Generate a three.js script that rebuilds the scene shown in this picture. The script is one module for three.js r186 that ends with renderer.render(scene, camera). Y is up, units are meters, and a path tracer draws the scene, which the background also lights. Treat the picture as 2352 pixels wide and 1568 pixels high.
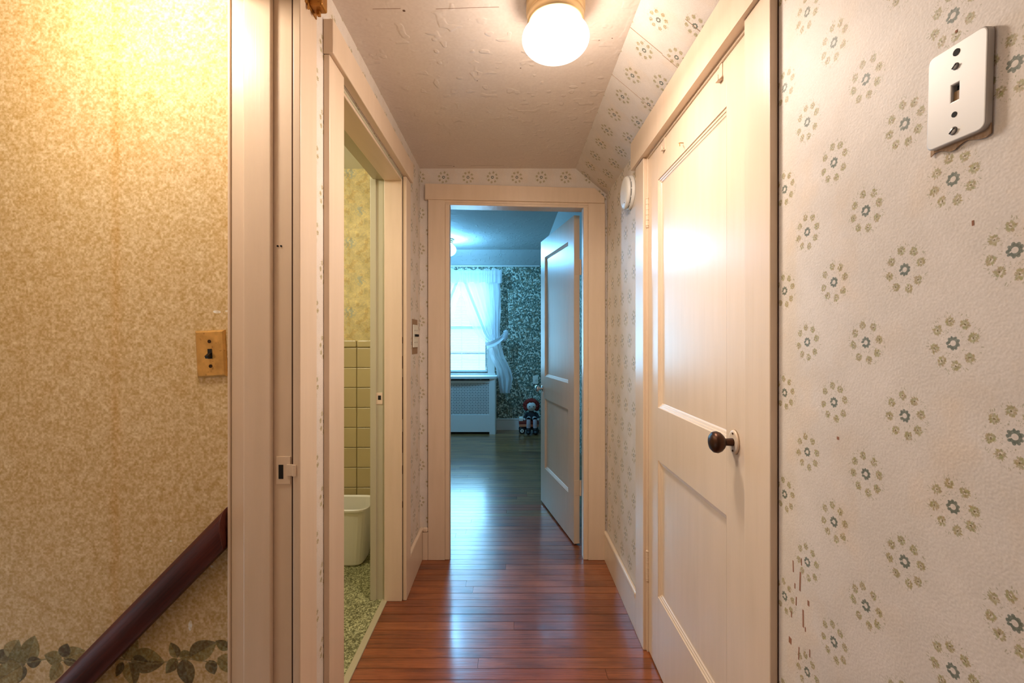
import * as THREE from 'three';
import { RoundedBoxGeometry } from 'three/addons/geometries/RoundedBoxGeometry.js';
import { mergeGeometries } from 'three/addons/utils/BufferGeometryUtils.js';
import { RectAreaLightUniformsLib } from 'three/addons/lights/RectAreaLightUniformsLib.js';
RectAreaLightUniformsLib.init();

// ---------------------------------------------------------------- camera, sky, exposure
const scene = new THREE.Scene();
const FOC = 1045, EYE = 1.237;                       // focal length in pixels of the 2352 x 1568 frame, eye height
const camera = new THREE.PerspectiveCamera(2 * Math.atan(784 / FOC) * 180 / Math.PI, 2352 / 1568, 0.05, 60);
camera.position.set(0, EYE, 0);
camera.lookAt(0, EYE, -5);
camera.setViewOffset(2352, 1568, 6, 4, 2352, 1568);
scene.add(camera);
const renderer = new THREE.WebGLRenderer({ antialias: true });
renderer.toneMapping = THREE.LinearToneMapping;
renderer.toneMappingExposure = 1.0;
renderer.shadowMap.enabled = true;
scene.background = new THREE.Color().setRGB(0.42, 0.76, 1.0);
scene.backgroundIntensity = 1.9;
// daylight that comes in through the bedroom window
const daylight = new THREE.RectAreaLight(new THREE.Color().setRGB(0.26, 0.66, 1.0), 20, 0.7, 1.26);
daylight.position.set(-0.655, 1.42, -6.46);
daylight.lookAt(-0.4, 0.6, 0);
daylight.name = 'window_daylight';
scene.add(daylight);
// paler daylight from an added, unseen stair window, tinting the right wall bluish
const addedStairDay = new THREE.RectAreaLight(new THREE.Color().setRGB(0.66, 0.80, 1.0), 1.8, 0.6, 1.0);
addedStairDay.position.set(-2.56, -0.1, -0.62); addedStairDay.lookAt(0, 0.6, -0.8); addedStairDay.name = 'added_stair_daylight'; scene.add(addedStairDay);
const HALL_LIGHT = { color: [1.0, 0.85, 0.72], power: 0.56, down: 2.8 };
const STAIR_LIGHT = { color: [1.0, 0.87, 0.71], power: 0.98, down: 0.25 };
const BATH_LIGHT = { color: [1.0, 0.95, 0.80], power: 1.25, down: 0.9 };
const BED_LIGHT = { color: [0.18, 0.57, 1.0], power: 3.8, down: 3.6 };

// ---------------------------------------------------------------- helpers
let seed = 20240;
function rnd() { seed = (seed + 0x6D2B79F5) | 0; let t = Math.imul(seed ^ (seed >>> 15), 1 | seed); t = (t + Math.imul(t ^ (t >>> 7), 61 | t)) ^ t; return ((t ^ (t >>> 14)) >>> 0) / 4294967296; }
const rr = (a, b) => a + (b - a) * rnd();
const clamp = (v, a = 0, b = 1) => Math.max(a, Math.min(b, v));
const mix = (a, b, t) => a + (b - a) * t;
const smooth = (a, b, v) => { const t = clamp((v - a) / (b - a)); return t * t * (3 - 2 * t); };
const mix3 = (a, b, t) => [mix(a[0], b[0], t), mix(a[1], b[1], t), mix(a[2], b[2], t)];
const used = {};
function numbered(n) { if (!(n in used)) { used[n] = 0; return n; } used[n]++; return n + '_' + String(used[n]).padStart(3, '0'); }
function shadows(o) { o.traverse(c => { if (c.isMesh) { c.castShadow = true; c.receiveShadow = true; } }); return o; }
function tag(o, label, category, extra = {}) { Object.assign(o.userData, { label, category }, extra); return o; }
function group(name, label, category, extra) { const g = new THREE.Group(); g.name = numbered(name); tag(g, label, category, extra); scene.add(g); return g; }
function setting(name, label, category) { return group(name, label, category, { kind: 'structure' }); }
function part(parent, name, geometry, material, label) {
  const m = new THREE.Mesh(geometry, material); m.name = name; m.castShadow = m.receiveShadow = true;
  if (label) m.userData.label = label;
  parent.add(m); return m;
}
function single(name, label, category, geometry, material, extra) {
  const m = new THREE.Mesh(geometry, material); m.name = numbered(name); m.castShadow = m.receiveShadow = true;
  tag(m, label, category, extra); scene.add(m); return m;
}
const structure = (name, label, category, geometry, material) => single(name, label, category, geometry, material, { kind: 'structure' });
// uv in metres by the way a face points
function metres(g, du = 0, dv = 0) {
  if (g.index) g = g.toNonIndexed();
  g.computeVertexNormals();
  const p = g.attributes.position, uv = new Float32Array(p.count * 2);
  const a = new THREE.Vector3(), b = new THREE.Vector3(), c = new THREE.Vector3();
  for (let i = 0; i < p.count; i += 3) {
    a.fromBufferAttribute(p, i); b.fromBufferAttribute(p, i + 1); c.fromBufferAttribute(p, i + 2);
    const n = b.clone().sub(a).cross(c.clone().sub(a));
    const ax = Math.abs(n.x), ay = Math.abs(n.y), az = Math.abs(n.z);
    [a, b, c].forEach((q, k) => {
      const [u, v] = ax >= ay && ax >= az ? [-q.z, q.y] : az >= ay ? [q.x, q.y] : [q.x, -q.z];
      uv[(i + k) * 2] = u + du; uv[(i + k) * 2 + 1] = v + dv;
    });
  }
  g.setAttribute('uv', new THREE.BufferAttribute(uv, 2));
  return g;
}
// box from its bounds; the last two are depths in front of the camera
function box(x0, x1, y0, y1, d0, d1, du = 0, dv = 0) {
  const g = new THREE.BoxGeometry(x1 - x0, y1 - y0, d1 - d0); g.translate((x0 + x1) / 2, (y0 + y1) / 2, -(d0 + d1) / 2); return metres(g, du, dv);
}
function rbox(x0, x1, y0, y1, d0, d1, r = 0.003, s = 2) {
  const m = Math.min(x1 - x0, y1 - y0, d1 - d0) * 0.49;
  const g = new RoundedBoxGeometry(x1 - x0, y1 - y0, d1 - d0, s, Math.min(r, m)); g.translate((x0 + x1) / 2, (y0 + y1) / 2, -(d0 + d1) / 2);
  const n = g.attributes.normal.clone(); const h = metres(g); if (!g.index) h.setAttribute('normal', n); return h;
}
const merge = list => mergeGeometries(list.map(g => { const h = g.index ? g.toNonIndexed() : g; for (const k of Object.keys(h.attributes)) if (!['position', 'normal', 'uv'].includes(k)) h.deleteAttribute(k); return h; }), false);
function prism(points, depth) {      // polygon in x, y pushed back along -z by depth
  const s = new THREE.Shape(points.map(p => new THREE.Vector2(p[0], p[1])));
  const g = new THREE.ExtrudeGeometry(s, { depth, bevelEnabled: false }); g.translate(0, 0, -depth); return g;
}
function tube(points, r, seg = 40, rad = 8) { return new THREE.TubeGeometry(new THREE.CatmullRomCurve3(points.map(p => new THREE.Vector3(...p))), seg, r, rad, false); }
function lathe(pts, n = 40) { return new THREE.LatheGeometry(pts.map(p => new THREE.Vector2(p[0], p[1])), n); }
const srgb = (r, g, b) => new THREE.Color().setRGB(r / 255, g / 255, b / 255, THREE.SRGBColorSpace);

// ---------------------------------------------------------------- procedural textures
function hash(ix, iy, s) { let h = Math.imul(ix, 374761393) + Math.imul(iy, 668265263) + Math.imul(s, 2147483647 ^ 0x5bd1e995); h = Math.imul(h ^ (h >>> 13), 1274126177); return ((h ^ (h >>> 16)) >>> 0) / 4294967296; }
function noise(x, y, px, py, s) {   // value noise that repeats every px, py cells
  const ix = Math.floor(x), iy = Math.floor(y), fx = x - ix, fy = y - iy;
  const m = (a, b) => ((a % b) + b) % b;
  const x0 = m(ix, px), x1 = m(ix + 1, px), y0 = m(iy, py), y1 = m(iy + 1, py);
  const u = fx * fx * (3 - 2 * fx), v = fy * fy * (3 - 2 * fy);
  return mix(mix(hash(x0, y0, s), hash(x1, y0, s), u), mix(hash(x0, y1, s), hash(x1, y1, s), u), v);
}
function fbm(u, v, cx, cy, oct, s) { let t = 0, a = 0.5, n = 0; for (let i = 0; i < oct; i++) { t += a * noise(u * cx, v * cy, cx, cy, s + i * 17); n += a; a *= 0.5; cx *= 2; cy *= 2; } return t / n; }
function pixelTexture(w, h, wm, hm, fn, color = true) {
  const d = new Uint8Array(w * h * 4);
  for (let y = 0; y < h; y++) for (let x = 0; x < w; x++) {
    const c = fn((x + 0.5) / w, (y + 0.5) / h), i = (y * w + x) * 4;
    if (typeof c === 'number') { d[i] = d[i + 1] = d[i + 2] = clamp(c) * 255; } else { d[i] = clamp(c[0], 0, 255); d[i + 1] = clamp(c[1], 0, 255); d[i + 2] = clamp(c[2], 0, 255); }
    d[i + 3] = 255;
  }
  const t = new THREE.DataTexture(d, w, h); finish(t, wm, hm, color); return t;
}
function finish(t, wm, hm, color = true) {
  t.wrapS = t.wrapT = THREE.RepeatWrapping; t.magFilter = THREE.LinearFilter; t.minFilter = THREE.LinearMipmapLinearFilter; t.generateMipmaps = true;
  t.repeat.set(1 / wm, 1 / hm); if (color) t.colorSpace = THREE.SRGBColorSpace; t.needsUpdate = true;
}
// painted print on a canvas, then worn per pixel; row 0 of the result is the bottom
function printTexture(w, h, wm, hm, draw, wear) {
  const c = document.createElement('canvas'); c.width = w; c.height = h; const g = c.getContext('2d'); draw(g);
  const im = g.getImageData(0, 0, w, h).data, d = new Uint8Array(w * h * 4);
  for (let y = 0; y < h; y++) for (let x = 0; x < w; x++) {
    const i = (y * w + x) * 4, o = ((h - 1 - y) * w + x) * 4;
    const q = wear((x + 0.5) / w, 1 - (y + 0.5) / h, im[i], im[i + 1], im[i + 2]);
    d[o] = clamp(q[0], 0, 255); d[o + 1] = clamp(q[1], 0, 255); d[o + 2] = clamp(q[2], 0, 255); d[o + 3] = 255;
  }
  const t = new THREE.DataTexture(d, w, h); finish(t, wm, hm); return t;
}
// wreath wallpaper: wreaths 137 mm apart in staggered rows 100 mm apart
const PW = 0.276, PH = 0.406;
const WREATH0 = [0, 0];
function drawWreath(g, cx, cy, k) {
  const spot = (x, y, r, col) => { g.fillStyle = col; g.beginPath(); g.ellipse(x, y, r, r * rr(0.7, 1.1), rr(0, 3), 0, 7); g.fill(); };
  const tick = (x, y, a, l, w, col) => { g.strokeStyle = col; g.lineWidth = w; g.beginPath(); g.moveTo(x, y); g.lineTo(x + Math.cos(a) * l, y + Math.sin(a) * l); g.stroke(); };
  for (let i = 0; i < 8; i++) {
    const a = i * Math.PI / 4 + rr(-0.07, 0.07) + 0.2, x = cx + Math.cos(a) * k * 25.5, y = cy + Math.sin(a) * k * 27.5;
    for (let j = 0; j < 46; j++) {     // open rosette of short feathery strokes round a dark eye
      const b = rr(0, 6.28), q = rr(2.2, 5.0);
      tick(x + Math.cos(b) * k * q, y + Math.sin(b) * k * q, b + rr(-0.5, 0.5), k * rr(1.4, 3.2), k * rr(0.9, 1.9), `rgba(${rr(150, 178) | 0},${rr(140, 160) | 0},${rr(94, 122) | 0},0.5)`);
    }
    for (let j = 0; j < 22; j++) { const b = rr(0, 6.28), q = rr(2.0, 5.2); spot(x + Math.cos(b) * k * q, y + Math.sin(b) * k * q, k * rr(0.9, 2.1), `rgba(${rr(158, 182) | 0},${rr(150, 168) | 0},${rr(104, 130) | 0},0.42)`); }
    for (let j = 0; j < 5; j++) { const b = rr(0, 6.28), q = rr(0, 1.3); spot(x + Math.cos(b) * k * q, y + Math.sin(b) * k * q, k * rr(0.6, 1.1), 'rgba(118,102,58,0.6)'); }
    for (let j = 0; j < 7; j++) { const b = a + rr(-0.4, 0.4), r = rr(30, 34.5), e = rr(-0.8, 0.8); tick(cx + Math.cos(b) * k * r, cy + Math.sin(b) * k * r * 1.07, b + e, k * rr(2, 3.4), k * rr(0.6, 1.1), `rgba(150,146,112,${rr(0.3, 0.55)})`); }
    for (let j = 0; j < 9; j++) { const b = a + rr(-0.4, 0.4), r = rr(13, 19); spot(cx + Math.cos(b) * k * r, cy + Math.sin(b) * k * r, k * rr(0.35, 0.8), 'rgba(156,152,124,0.45)'); }
  }
  for (let i = 0; i < 9; i++) { const a = i * Math.PI / 4.5 + rr(-0.1, 0.1); spot(cx + Math.cos(a) * k * 7.2, cy + Math.sin(a) * k * 7.2, k * rr(1.7, 2.3), 'rgba(104,112,100,0.82)'); }
  g.strokeStyle = 'rgba(102,110,98,0.9)'; g.lineWidth = k * 3.6; g.beginPath(); g.arc(cx, cy, k * 5.4, 0.5, 6.4); g.stroke();
  for (let i = 0; i < 10; i++) { const a = rr(0, 6.28); spot(cx + Math.cos(a) * k * rr(3.4, 8), cy + Math.sin(a) * k * rr(3.4, 8), k * 0.7, 'rgba(132,142,130,0.7)'); }
}
const wreathTex = printTexture(1024, 1504, PW, PH, g => {
  g.fillStyle = 'rgb(226,216,207)'; g.fillRect(0, 0, 1024, 1504);
  const k = 1024 / 274;
  for (let i = 0; i < 2; i++) for (let j = 0; j < 2; j++) for (const [ox, oy] of [[0, 0], [68.5, 100.5]]) {
    const keep = seed;
    for (const wx of [-1, 0, 1]) for (const wy of [-1, 0, 1]) { seed = keep + i * 7 + j * 91 + (ox ? 313 : 0); const x = (i * 137 + ox) * k + wx * 1024, y = (j * 201 + oy) * k + wy * 1504; if (x > -200 && x < 1224 && y > -200 && y < 1704) drawWreath(g, x, y, k); }
    seed = keep + 1;
  }
}, (u, v, r, g, b) => {
  const f = (fbm(u, v, 180, 260, 2, 5) - 0.5) * 15 + (fbm(u, v, 5, 7, 4, 9) - 0.5) * 16, p = Math.max(0, fbm(u, v, 3, 4, 4, 31) - 0.55) * 50;
  const fade = clamp(0.72 + fbm(u, v, 60, 90, 3, 77) * 0.5);
  const B = [226, 216, 207]; r = mix(B[0], r, fade); g = mix(B[1], g, fade); b = mix(B[2], b, fade);
  return [r + f + p * 0.2, g + f - p * 0.3, b + f * 1.1 - p * 0.9];
});
const paperBump = pixelTexture(512, 512, 0.35, 0.35, (u, v) => fbm(u, v, 9, 9, 6, 3) * 0.7 + fbm(u, v, 140, 140, 1, 8) * 0.3, false);
// stairway wallpaper: rice grain mottle with a border of leaves near the bottom (1.0 m x 2.0 m)
function leaf(g, x, y, l, w, a, c0, c1) {
  g.save(); g.translate(x, y); g.rotate(a);
  for (const s of [-1, 1]) {
    g.fillStyle = s < 0 ? c0 : c1; g.beginPath(); g.moveTo(0, 0); g.bezierCurveTo(l * 0.15, s * w * 0.75, l * 0.6, s * w * 0.72, l, 0); g.lineTo(0, 0); g.fill();
  }
  g.strokeStyle = 'rgba(92,84,44,0.6)'; g.lineWidth = 1.2; g.beginPath(); g.moveTo(0, 0); g.lineTo(l * 0.95, 0); g.stroke();
  for (let i = 1; i < 5; i++) for (const s of [-1, 1]) { g.strokeStyle = 'rgba(92,84,44,0.25)'; g.beginPath(); g.moveTo(l * i * 0.18, 0); g.lineTo(l * (i * 0.18 + 0.14), s * w * 0.34); g.stroke(); }
  g.restore();
}
const stairTex = printTexture(1024, 2048, 1.0, 2.0, g => {
  g.fillStyle = 'rgb(0,0,0)'; g.fillRect(0, 0, 1024, 2048);
  g.fillStyle = 'rgb(216,188,138)'; g.fillRect(0, 0, 1024, 2048);
  // 1024 px = 1 m; texture bottom stands at y = 0.30, top at 2.30
  const Y = h => 2048 - (h - 0.30) * 1024, X = x => (x + 1.66) * 1024;
  const cols = ['rgba(128,116,64,0.9)', 'rgba(146,130,74,0.88)', 'rgba(96,82,46,0.92)', 'rgba(160,142,86,0.85)', 'rgba(112,96,52,0.9)'];
  const pc = (x, y) => [X((x - 1170) * 1.11 / FOC), Y(EYE - (y - 780) * 1.11 / FOC)];
  const lf = (x, y, l, w, a, i, j) => { const [cx, cy] = pc(x, y); leaf(g, cx, cy, l, w, a, cols[i], cols[j]); };
  lf(60, 1520, 70, 44, -1.25, 0, 1); lf(58, 1526, 62, 36, -2.75, 4, 0); lf(62, 1524, 38, 26, -0.25, 2, 2); lf(58, 1530, 46, 20, 2.0, 2, 4); lf(50, 1528, 80, 56, 2.6, 3, 1);
  lf(142, 1516, 46, 34, -2.85, 0, 1); lf(146, 1512, 58, 40, -0.35, 1, 3); lf(143, 1508, 36, 28, -1.2, 2, 2); lf(146, 1518, 40, 18, 0.15, 2, 4); lf(140, 1522, 52, 30, 2.1, 3, 1);
  lf(285, 1512, 66, 42, -1.1, 1, 3); lf(300, 1514, 86, 58, 0.08, 1, 4); lf(306, 1508, 40, 18, 0.35, 2, 2); lf(296, 1520, 62, 38, 1.35, 4, 3); lf(282, 1520, 40, 18, 2.0, 2, 4);
  lf(408, 1510, 42, 26, -2.0, 1, 4); lf(406, 1512, 46, 26, 2.2, 4, 0); lf(412, 1508, 34, 26, -0.2, 0, 1); lf(420, 1514, 70, 40, 1.3, 4, 2);
  lf(436, 1508, 76, 46, -0.5, 4, 1); lf(526, 1490, 40, 24, -2.6, 0, 4); lf(528, 1488, 36, 22, -1.2, 2, 2); lf(480, 1516, 38, 28, 1.2, 2, 4); lf(500, 1510, 70, 40, 0.5, 3, 1);
  for (let i = 0; i < 14; i++) lf(-320 + i * 26, 1515 + rr(-8, 8), rr(40, 75), rr(22, 46), rr(-3, 3), i % 5, (i + 2) % 5);
  g.strokeStyle = 'rgba(150,136,90,0.9)'; g.lineWidth = 3; g.beginPath(); const s0 = pc(-330, 1520); g.moveTo(...s0); for (let i = -330; i < 560; i += 40) { const q = pc(i, 1518 + Math.sin(i * 0.04) * 6); g.lineTo(...q); } g.stroke();
  // torn and chipped spots of pale plaster
  for (const [x, y, w, h] of [[498, 716, 10, 4], [521, 714, 5, 2], [437, 1436, 5, 13], [526, 1114, 6, 3], [392, 1242, 4, 2], [486, 1300, 3, 3], [531, 600, 3, 6], [531, 36, 2, 4]]) { const [cx, cy] = pc(x, y); g.fillStyle = 'rgb(244,236,222)'; g.beginPath(); g.ellipse(cx, cy, w, h, 0.05, 0, 7); g.fill(); }
}, (u, v, r, g, b) => {
  const n = fbm(u, v, 240, 480, 2, 11) * 0.75 + noise(u * 120 + v * 150, v * 260 - u * 90, 1e6, 1e6, 14) * 0.35 + fbm(u, v, 60, 120, 2, 15) * 0.2;
  const m = (n - 0.65) * 105, seam = Math.exp(-Math.pow((u - 0.697 - 0.004 * noise(0, v * 30, 1, 30, 4)) * 90, 2)) * 9 * (0.4 + fbm(u, v, 3, 16, 3, 6)), st = (fbm(u, v, 4, 5, 4, 21) - 0.5) * 24;
  return [r + m * 0.55 - seam * 0.7 + st * 0.35, g + m * 0.75 - seam * 1.5 + st * 0.6, b + m * 1.05 - seam * 2.4 + st];
});
stairTex.offset.set(1.66, -0.15);
// bedroom wallpaper: dense dull green foliage print
const bedTex = pixelTexture(1024, 1024, 0.8, 0.8, (u, v) => {
  const a = fbm(u, v, 44, 44, 4, 41), b = fbm(u + 0.013, v, 62, 62, 3, 51), c = fbm(u, v, 120, 120, 2, 61), d = fbm(u, v, 9, 9, 2, 71);
  let col = mix3([118, 128, 112], [214, 220, 204], smooth(0.38, 0.62, a + (d - 0.5) * 0.16));
  col = mix3(col, [72, 84, 74], smooth(0.5, 0.64, b)); col = mix3(col, [116, 106, 80], smooth(0.58, 0.68, fbm(u, v, 30, 30, 3, 66)) * 0.6);
  const f = (c - 0.5) * 70; return [col[0] + f, col[1] + f, col[2] + f];
});
// bathroom wallpaper: yellow with faded blue sprigs
const bathTex = pixelTexture(512, 512, 0.42, 0.42, (u, v) => {
  const a = fbm(u, v, 14, 14, 4, 81), b = fbm(u, v, 4, 4, 3, 91), c = fbm(u, v, 90, 90, 1, 95);
  let r = 210 + (a - 0.5) * 56 + (c - 0.5) * 22, g = 194 + (a - 0.5) * 54 + (c - 0.5) * 20, bl = 140 + (a - 0.5) * 44;
  let blue = 0, brown = 0;
  for (const [x, y, s] of [[0.22, 0.2, 0.1], [0.7, 0.34, 0.12], [0.4, 0.62, 0.11], [0.86, 0.8, 0.1], [0.12, 0.86, 0.09]]) {
    const dx = Math.abs(((u - x + 1.5) % 1) - 0.5), dy = Math.abs(((v - y + 1.5) % 1) - 0.5); const q = Math.hypot(dx, dy) / s;
    blue = Math.max(blue, (1 - smooth(0.4, 1, q)) * smooth(0.38, 0.6, fbm(u, v, 40, 40, 2, 99)));
  }
  brown = smooth(0.58, 0.7, fbm(u, v, 16, 16, 3, 121)) * 0.6;
  r = mix(r, 164, blue * 0.7) - brown * 18; g = mix(g, 172, blue * 0.7) - brown * 30; bl = mix(bl, 160, blue * 0.7) - brown * 34; return [r, g, bl];
});
const brushBump = pixelTexture(512, 512, 0.25, 1.1, (u, v) => fbm(u, v, 90, 5, 3, 7) * 0.75 + fbm(u, v, 24, 24, 4, 17) * 0.25, false);
const paintTex = pixelTexture(512, 512, 0.8, 1.3, (u, v) => { const f = (fbm(u, v, 40, 6, 4, 27) - 0.5) * 9 + (fbm(u, v, 4, 4, 4, 37) - 0.5) * 11; return [231 + f, 208 + f, 184 + f * 1.3]; });
const plasterBump = pixelTexture(1024, 1024, 1.1, 1.1, (u, v) => fbm(u, v, 7, 7, 7, 47) * 0.75 + smooth(0.66, 0.8, fbm(u, v, 36, 36, 2, 57)) * 0.35, false);
const ceilTex = printTexture(1024, 1024, 1.2, 1.2, g => {
  g.fillStyle = 'rgb(228,214,203)'; g.fillRect(0, 0, 1024, 1024);
  const k = 1024 / 1.2, P = (x, d) => [(x + 0.6) * k, 1024 - (d - 0.9) * k];
  g.strokeStyle = 'rgba(120,84,58,0.9)'; g.lineWidth = 1.6;
  const line = (...q) => { g.beginPath(); q.forEach((p, i) => { const c = P(...p); i ? g.lineTo(...c) : g.moveTo(...c); }); g.stroke(); };
  line([-0.40, 1.331], [-0.36, 1.33], [-0.318, 1.329]); line([-0.215, 1.331], [-0.12, 1.326], [-0.03, 1.323]);
  for (const [x, d, r] of [[-0.31, 1.338, 3.4], [0.04, 1.62, 2], [-0.12, 1.7, 1.8], [0.16, 1.56, 1.8], [0.33, 1.46, 1.6], [0.29, 1.47, 1.5]]) { const c = P(x, d); g.fillStyle = 'rgb(96,64,44)'; g.beginPath(); g.arc(c[0], c[1], r, 0, 7); g.fill(); }
}, (u, v, r, g, b) => { const f = (fbm(u, v, 200, 200, 1, 19) - 0.5) * 7 + (fbm(u, v, 4, 4, 4, 29) - 0.5) * 10; return [r + f, g + f * 1.1, b + f * 1.2]; });
ceilTex.offset.set(0.5, -0.75);
const woodTex = pixelTexture(2048, 256, 1.6, 0.24, (u, v) => {
  const warp = fbm(u, v, 5, 4, 3, 131) * 0.5, g = fbm(u, v + warp * 0.2, 7, 70, 3, 141), fine = fbm(u, v, 60, 240, 2, 151), pores = smooth(0.62, 0.8, fbm(u, v, 40, 256, 1, 161)), blot = fbm(u, v, 9, 4, 4, 171);
  const t = clamp(0.34 + g * 0.4 + (fine - 0.5) * 0.25 + (blot - 0.5) * 0.7 - pores * 0.14); return [mix(112, 236, t), mix(98, 228, t), mix(92, 218, t)];
});
const woodBump = pixelTexture(1024, 256, 1.1, 0.24, (u, v) => fbm(u, v, 10, 60, 3, 181) * 0.5 + fbm(u, v, 9, 5, 3, 191) * 0.5, false);
const speckTex = pixelTexture(512, 512, 0.35, 0.35, (u, v) => { const a = fbm(u, v, 70, 70, 2, 201), b = fbm(u, v, 6, 6, 3, 211); const s = (a - 0.5) * 190; return [138 + s + (b - 0.5) * 40, 138 + s + (b - 0.5) * 40, 98 + s * 0.9 + (b - 0.5) * 32]; });
const brassTex = pixelTexture(256, 256, 0.1, 0.1, (u, v) => { const f = (fbm(u, v, 6, 6, 5, 221) - 0.5) * 56, d = smooth(0.72, 0.88, fbm(u, v, 16, 16, 3, 231)) * 40; return [214 + f - d, 168 + f * 0.9 - d, 98 + f * 0.6 - d * 0.7]; });

// ---------------------------------------------------------------- materials
const std = o => new THREE.MeshStandardMaterial(o), phys = o => new THREE.MeshPhysicalMaterial(o);
const M = {
  wreath: std({ map: wreathTex, bumpMap: paperBump, bumpScale: 0.0005, roughness: 0.55 }),
  stair: std({ map: stairTex, bumpMap: paperBump, bumpScale: 0.0006, roughness: 0.7 }),
  bedPaper: std({ map: bedTex, roughness: 0.75 }),
  bathPaper: std({ map: bathTex, roughness: 0.7 }),
  paint: std({ map: paintTex, bumpMap: brushBump, bumpScale: 0.00012, roughness: 0.3 }),
  bareWall: std({ color: srgb(222, 210, 196), roughness: 0.8 }),
  ceiling: std({ map: ceilTex, bumpMap: plasterBump, bumpScale: 0.0030, roughness: 0.42 }),
  bedCeiling: std({ color: srgb(186, 190, 188), bumpMap: plasterBump, bumpScale: 0.005, roughness: 0.8 }),
  bathCeiling: std({ color: srgb(226, 226, 214), roughness: 0.7 }),
  subfloor: std({ color: srgb(26, 14, 9), roughness: 0.9 }),
  whitePaint: std({ color: srgb(222, 220, 214), roughness: 0.45 }),
  tile: phys({ color: srgb(196, 180, 134), roughness: 0.22, clearcoat: 0.6, clearcoatRoughness: 0.12 }),
  tileB: phys({ color: srgb(191, 175, 130), roughness: 0.24, clearcoat: 0.6, clearcoatRoughness: 0.12 }),
  grout: std({ color: srgb(182, 168, 126), roughness: 0.9 }),
  speck: std({ map: speckTex, roughness: 0.5 }),
  plastic: std({ color: srgb(236, 233, 220), roughness: 0.35 }),
  detector: std({ color: srgb(244, 243, 240), roughness: 0.4 }),
  dark: std({ color: srgb(16, 12, 10), roughness: 0.8 }),
  brassPlate: std({ map: brassTex, metalness: 0.6, roughness: 0.32 }),
  brass: std({ color: srgb(232, 204, 156), metalness: 0.8, roughness: 0.3 }),
  rust: std({ map: brassTex, color: srgb(214, 190, 150), metalness: 0.6, roughness: 0.4 }),
  steel: std({ color: srgb(196, 194, 192), metalness: 0.5, roughness: 0.5 }),
  knob: std({ color: srgb(74, 50, 38), metalness: 0.85, roughness: 0.36 }),
  chrome: std({ color: srgb(220, 225, 230), metalness: 1, roughness: 0.15 }),
  glass: phys({ color: 0xffffff, transmission: 1, thickness: 0, roughness: 0.02, ior: 1.45 }),
  slat: phys({ color: srgb(238, 242, 244), roughness: 0.7, transmission: 0.15, thickness: 0 }),
  sheer: phys({ color: srgb(240, 244, 248), roughness: 0.95, transmission: 0.3, thickness: 0, side: THREE.DoubleSide, transparent: true, opacity: 0.66 }),
  hem: phys({ color: srgb(236, 242, 246), roughness: 0.95, transmission: 0.2, thickness: 0, side: THREE.DoubleSide }),
  ruffle: phys({ color: srgb(240, 244, 248), roughness: 0.95, transmission: 0.4, thickness: 0, side: THREE.DoubleSide, transparent: true, opacity: 0.5 }),
  cover: std({ color: srgb(226, 228, 224), roughness: 0.5 }),
  rail: std({ map: woodTex, color: srgb(122, 48, 30), roughness: 0.55, bumpMap: woodBump, bumpScale: 0.0006 }),
  threshold: std({ color: srgb(196, 186, 156), roughness: 0.4, metalness: 0.3 }),
  greenPaint: std({ color: srgb(194, 188, 162), roughness: 0.35 }),
  scar: std({ color: srgb(160, 112, 88), roughness: 0.9 }),
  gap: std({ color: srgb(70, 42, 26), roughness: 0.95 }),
  torn: std({ color: srgb(176, 146, 118), roughness: 0.95, bumpMap: paperBump, bumpScale: 0.003 }),
  scuff: std({ color: srgb(158, 128, 100), roughness: 0.9, bumpMap: paperBump, bumpScale: 0.002 }),
};
function glow(c, s) { return std({ color: srgb(250, 248, 242), emissive: new THREE.Color().setRGB(...c), emissiveIntensity: s, roughness: 0.4 }); }

// ---------------------------------------------------------------- the shell
const xL = -0.505, xB = -0.645, xR = 0.55, END = 2.57, TOP = 2.204, KINK = 2.057, xK = 0.374, BACK = -0.9;
const FAR = 6.25, BTOP = 2.42, bxR = 0.775;
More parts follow.
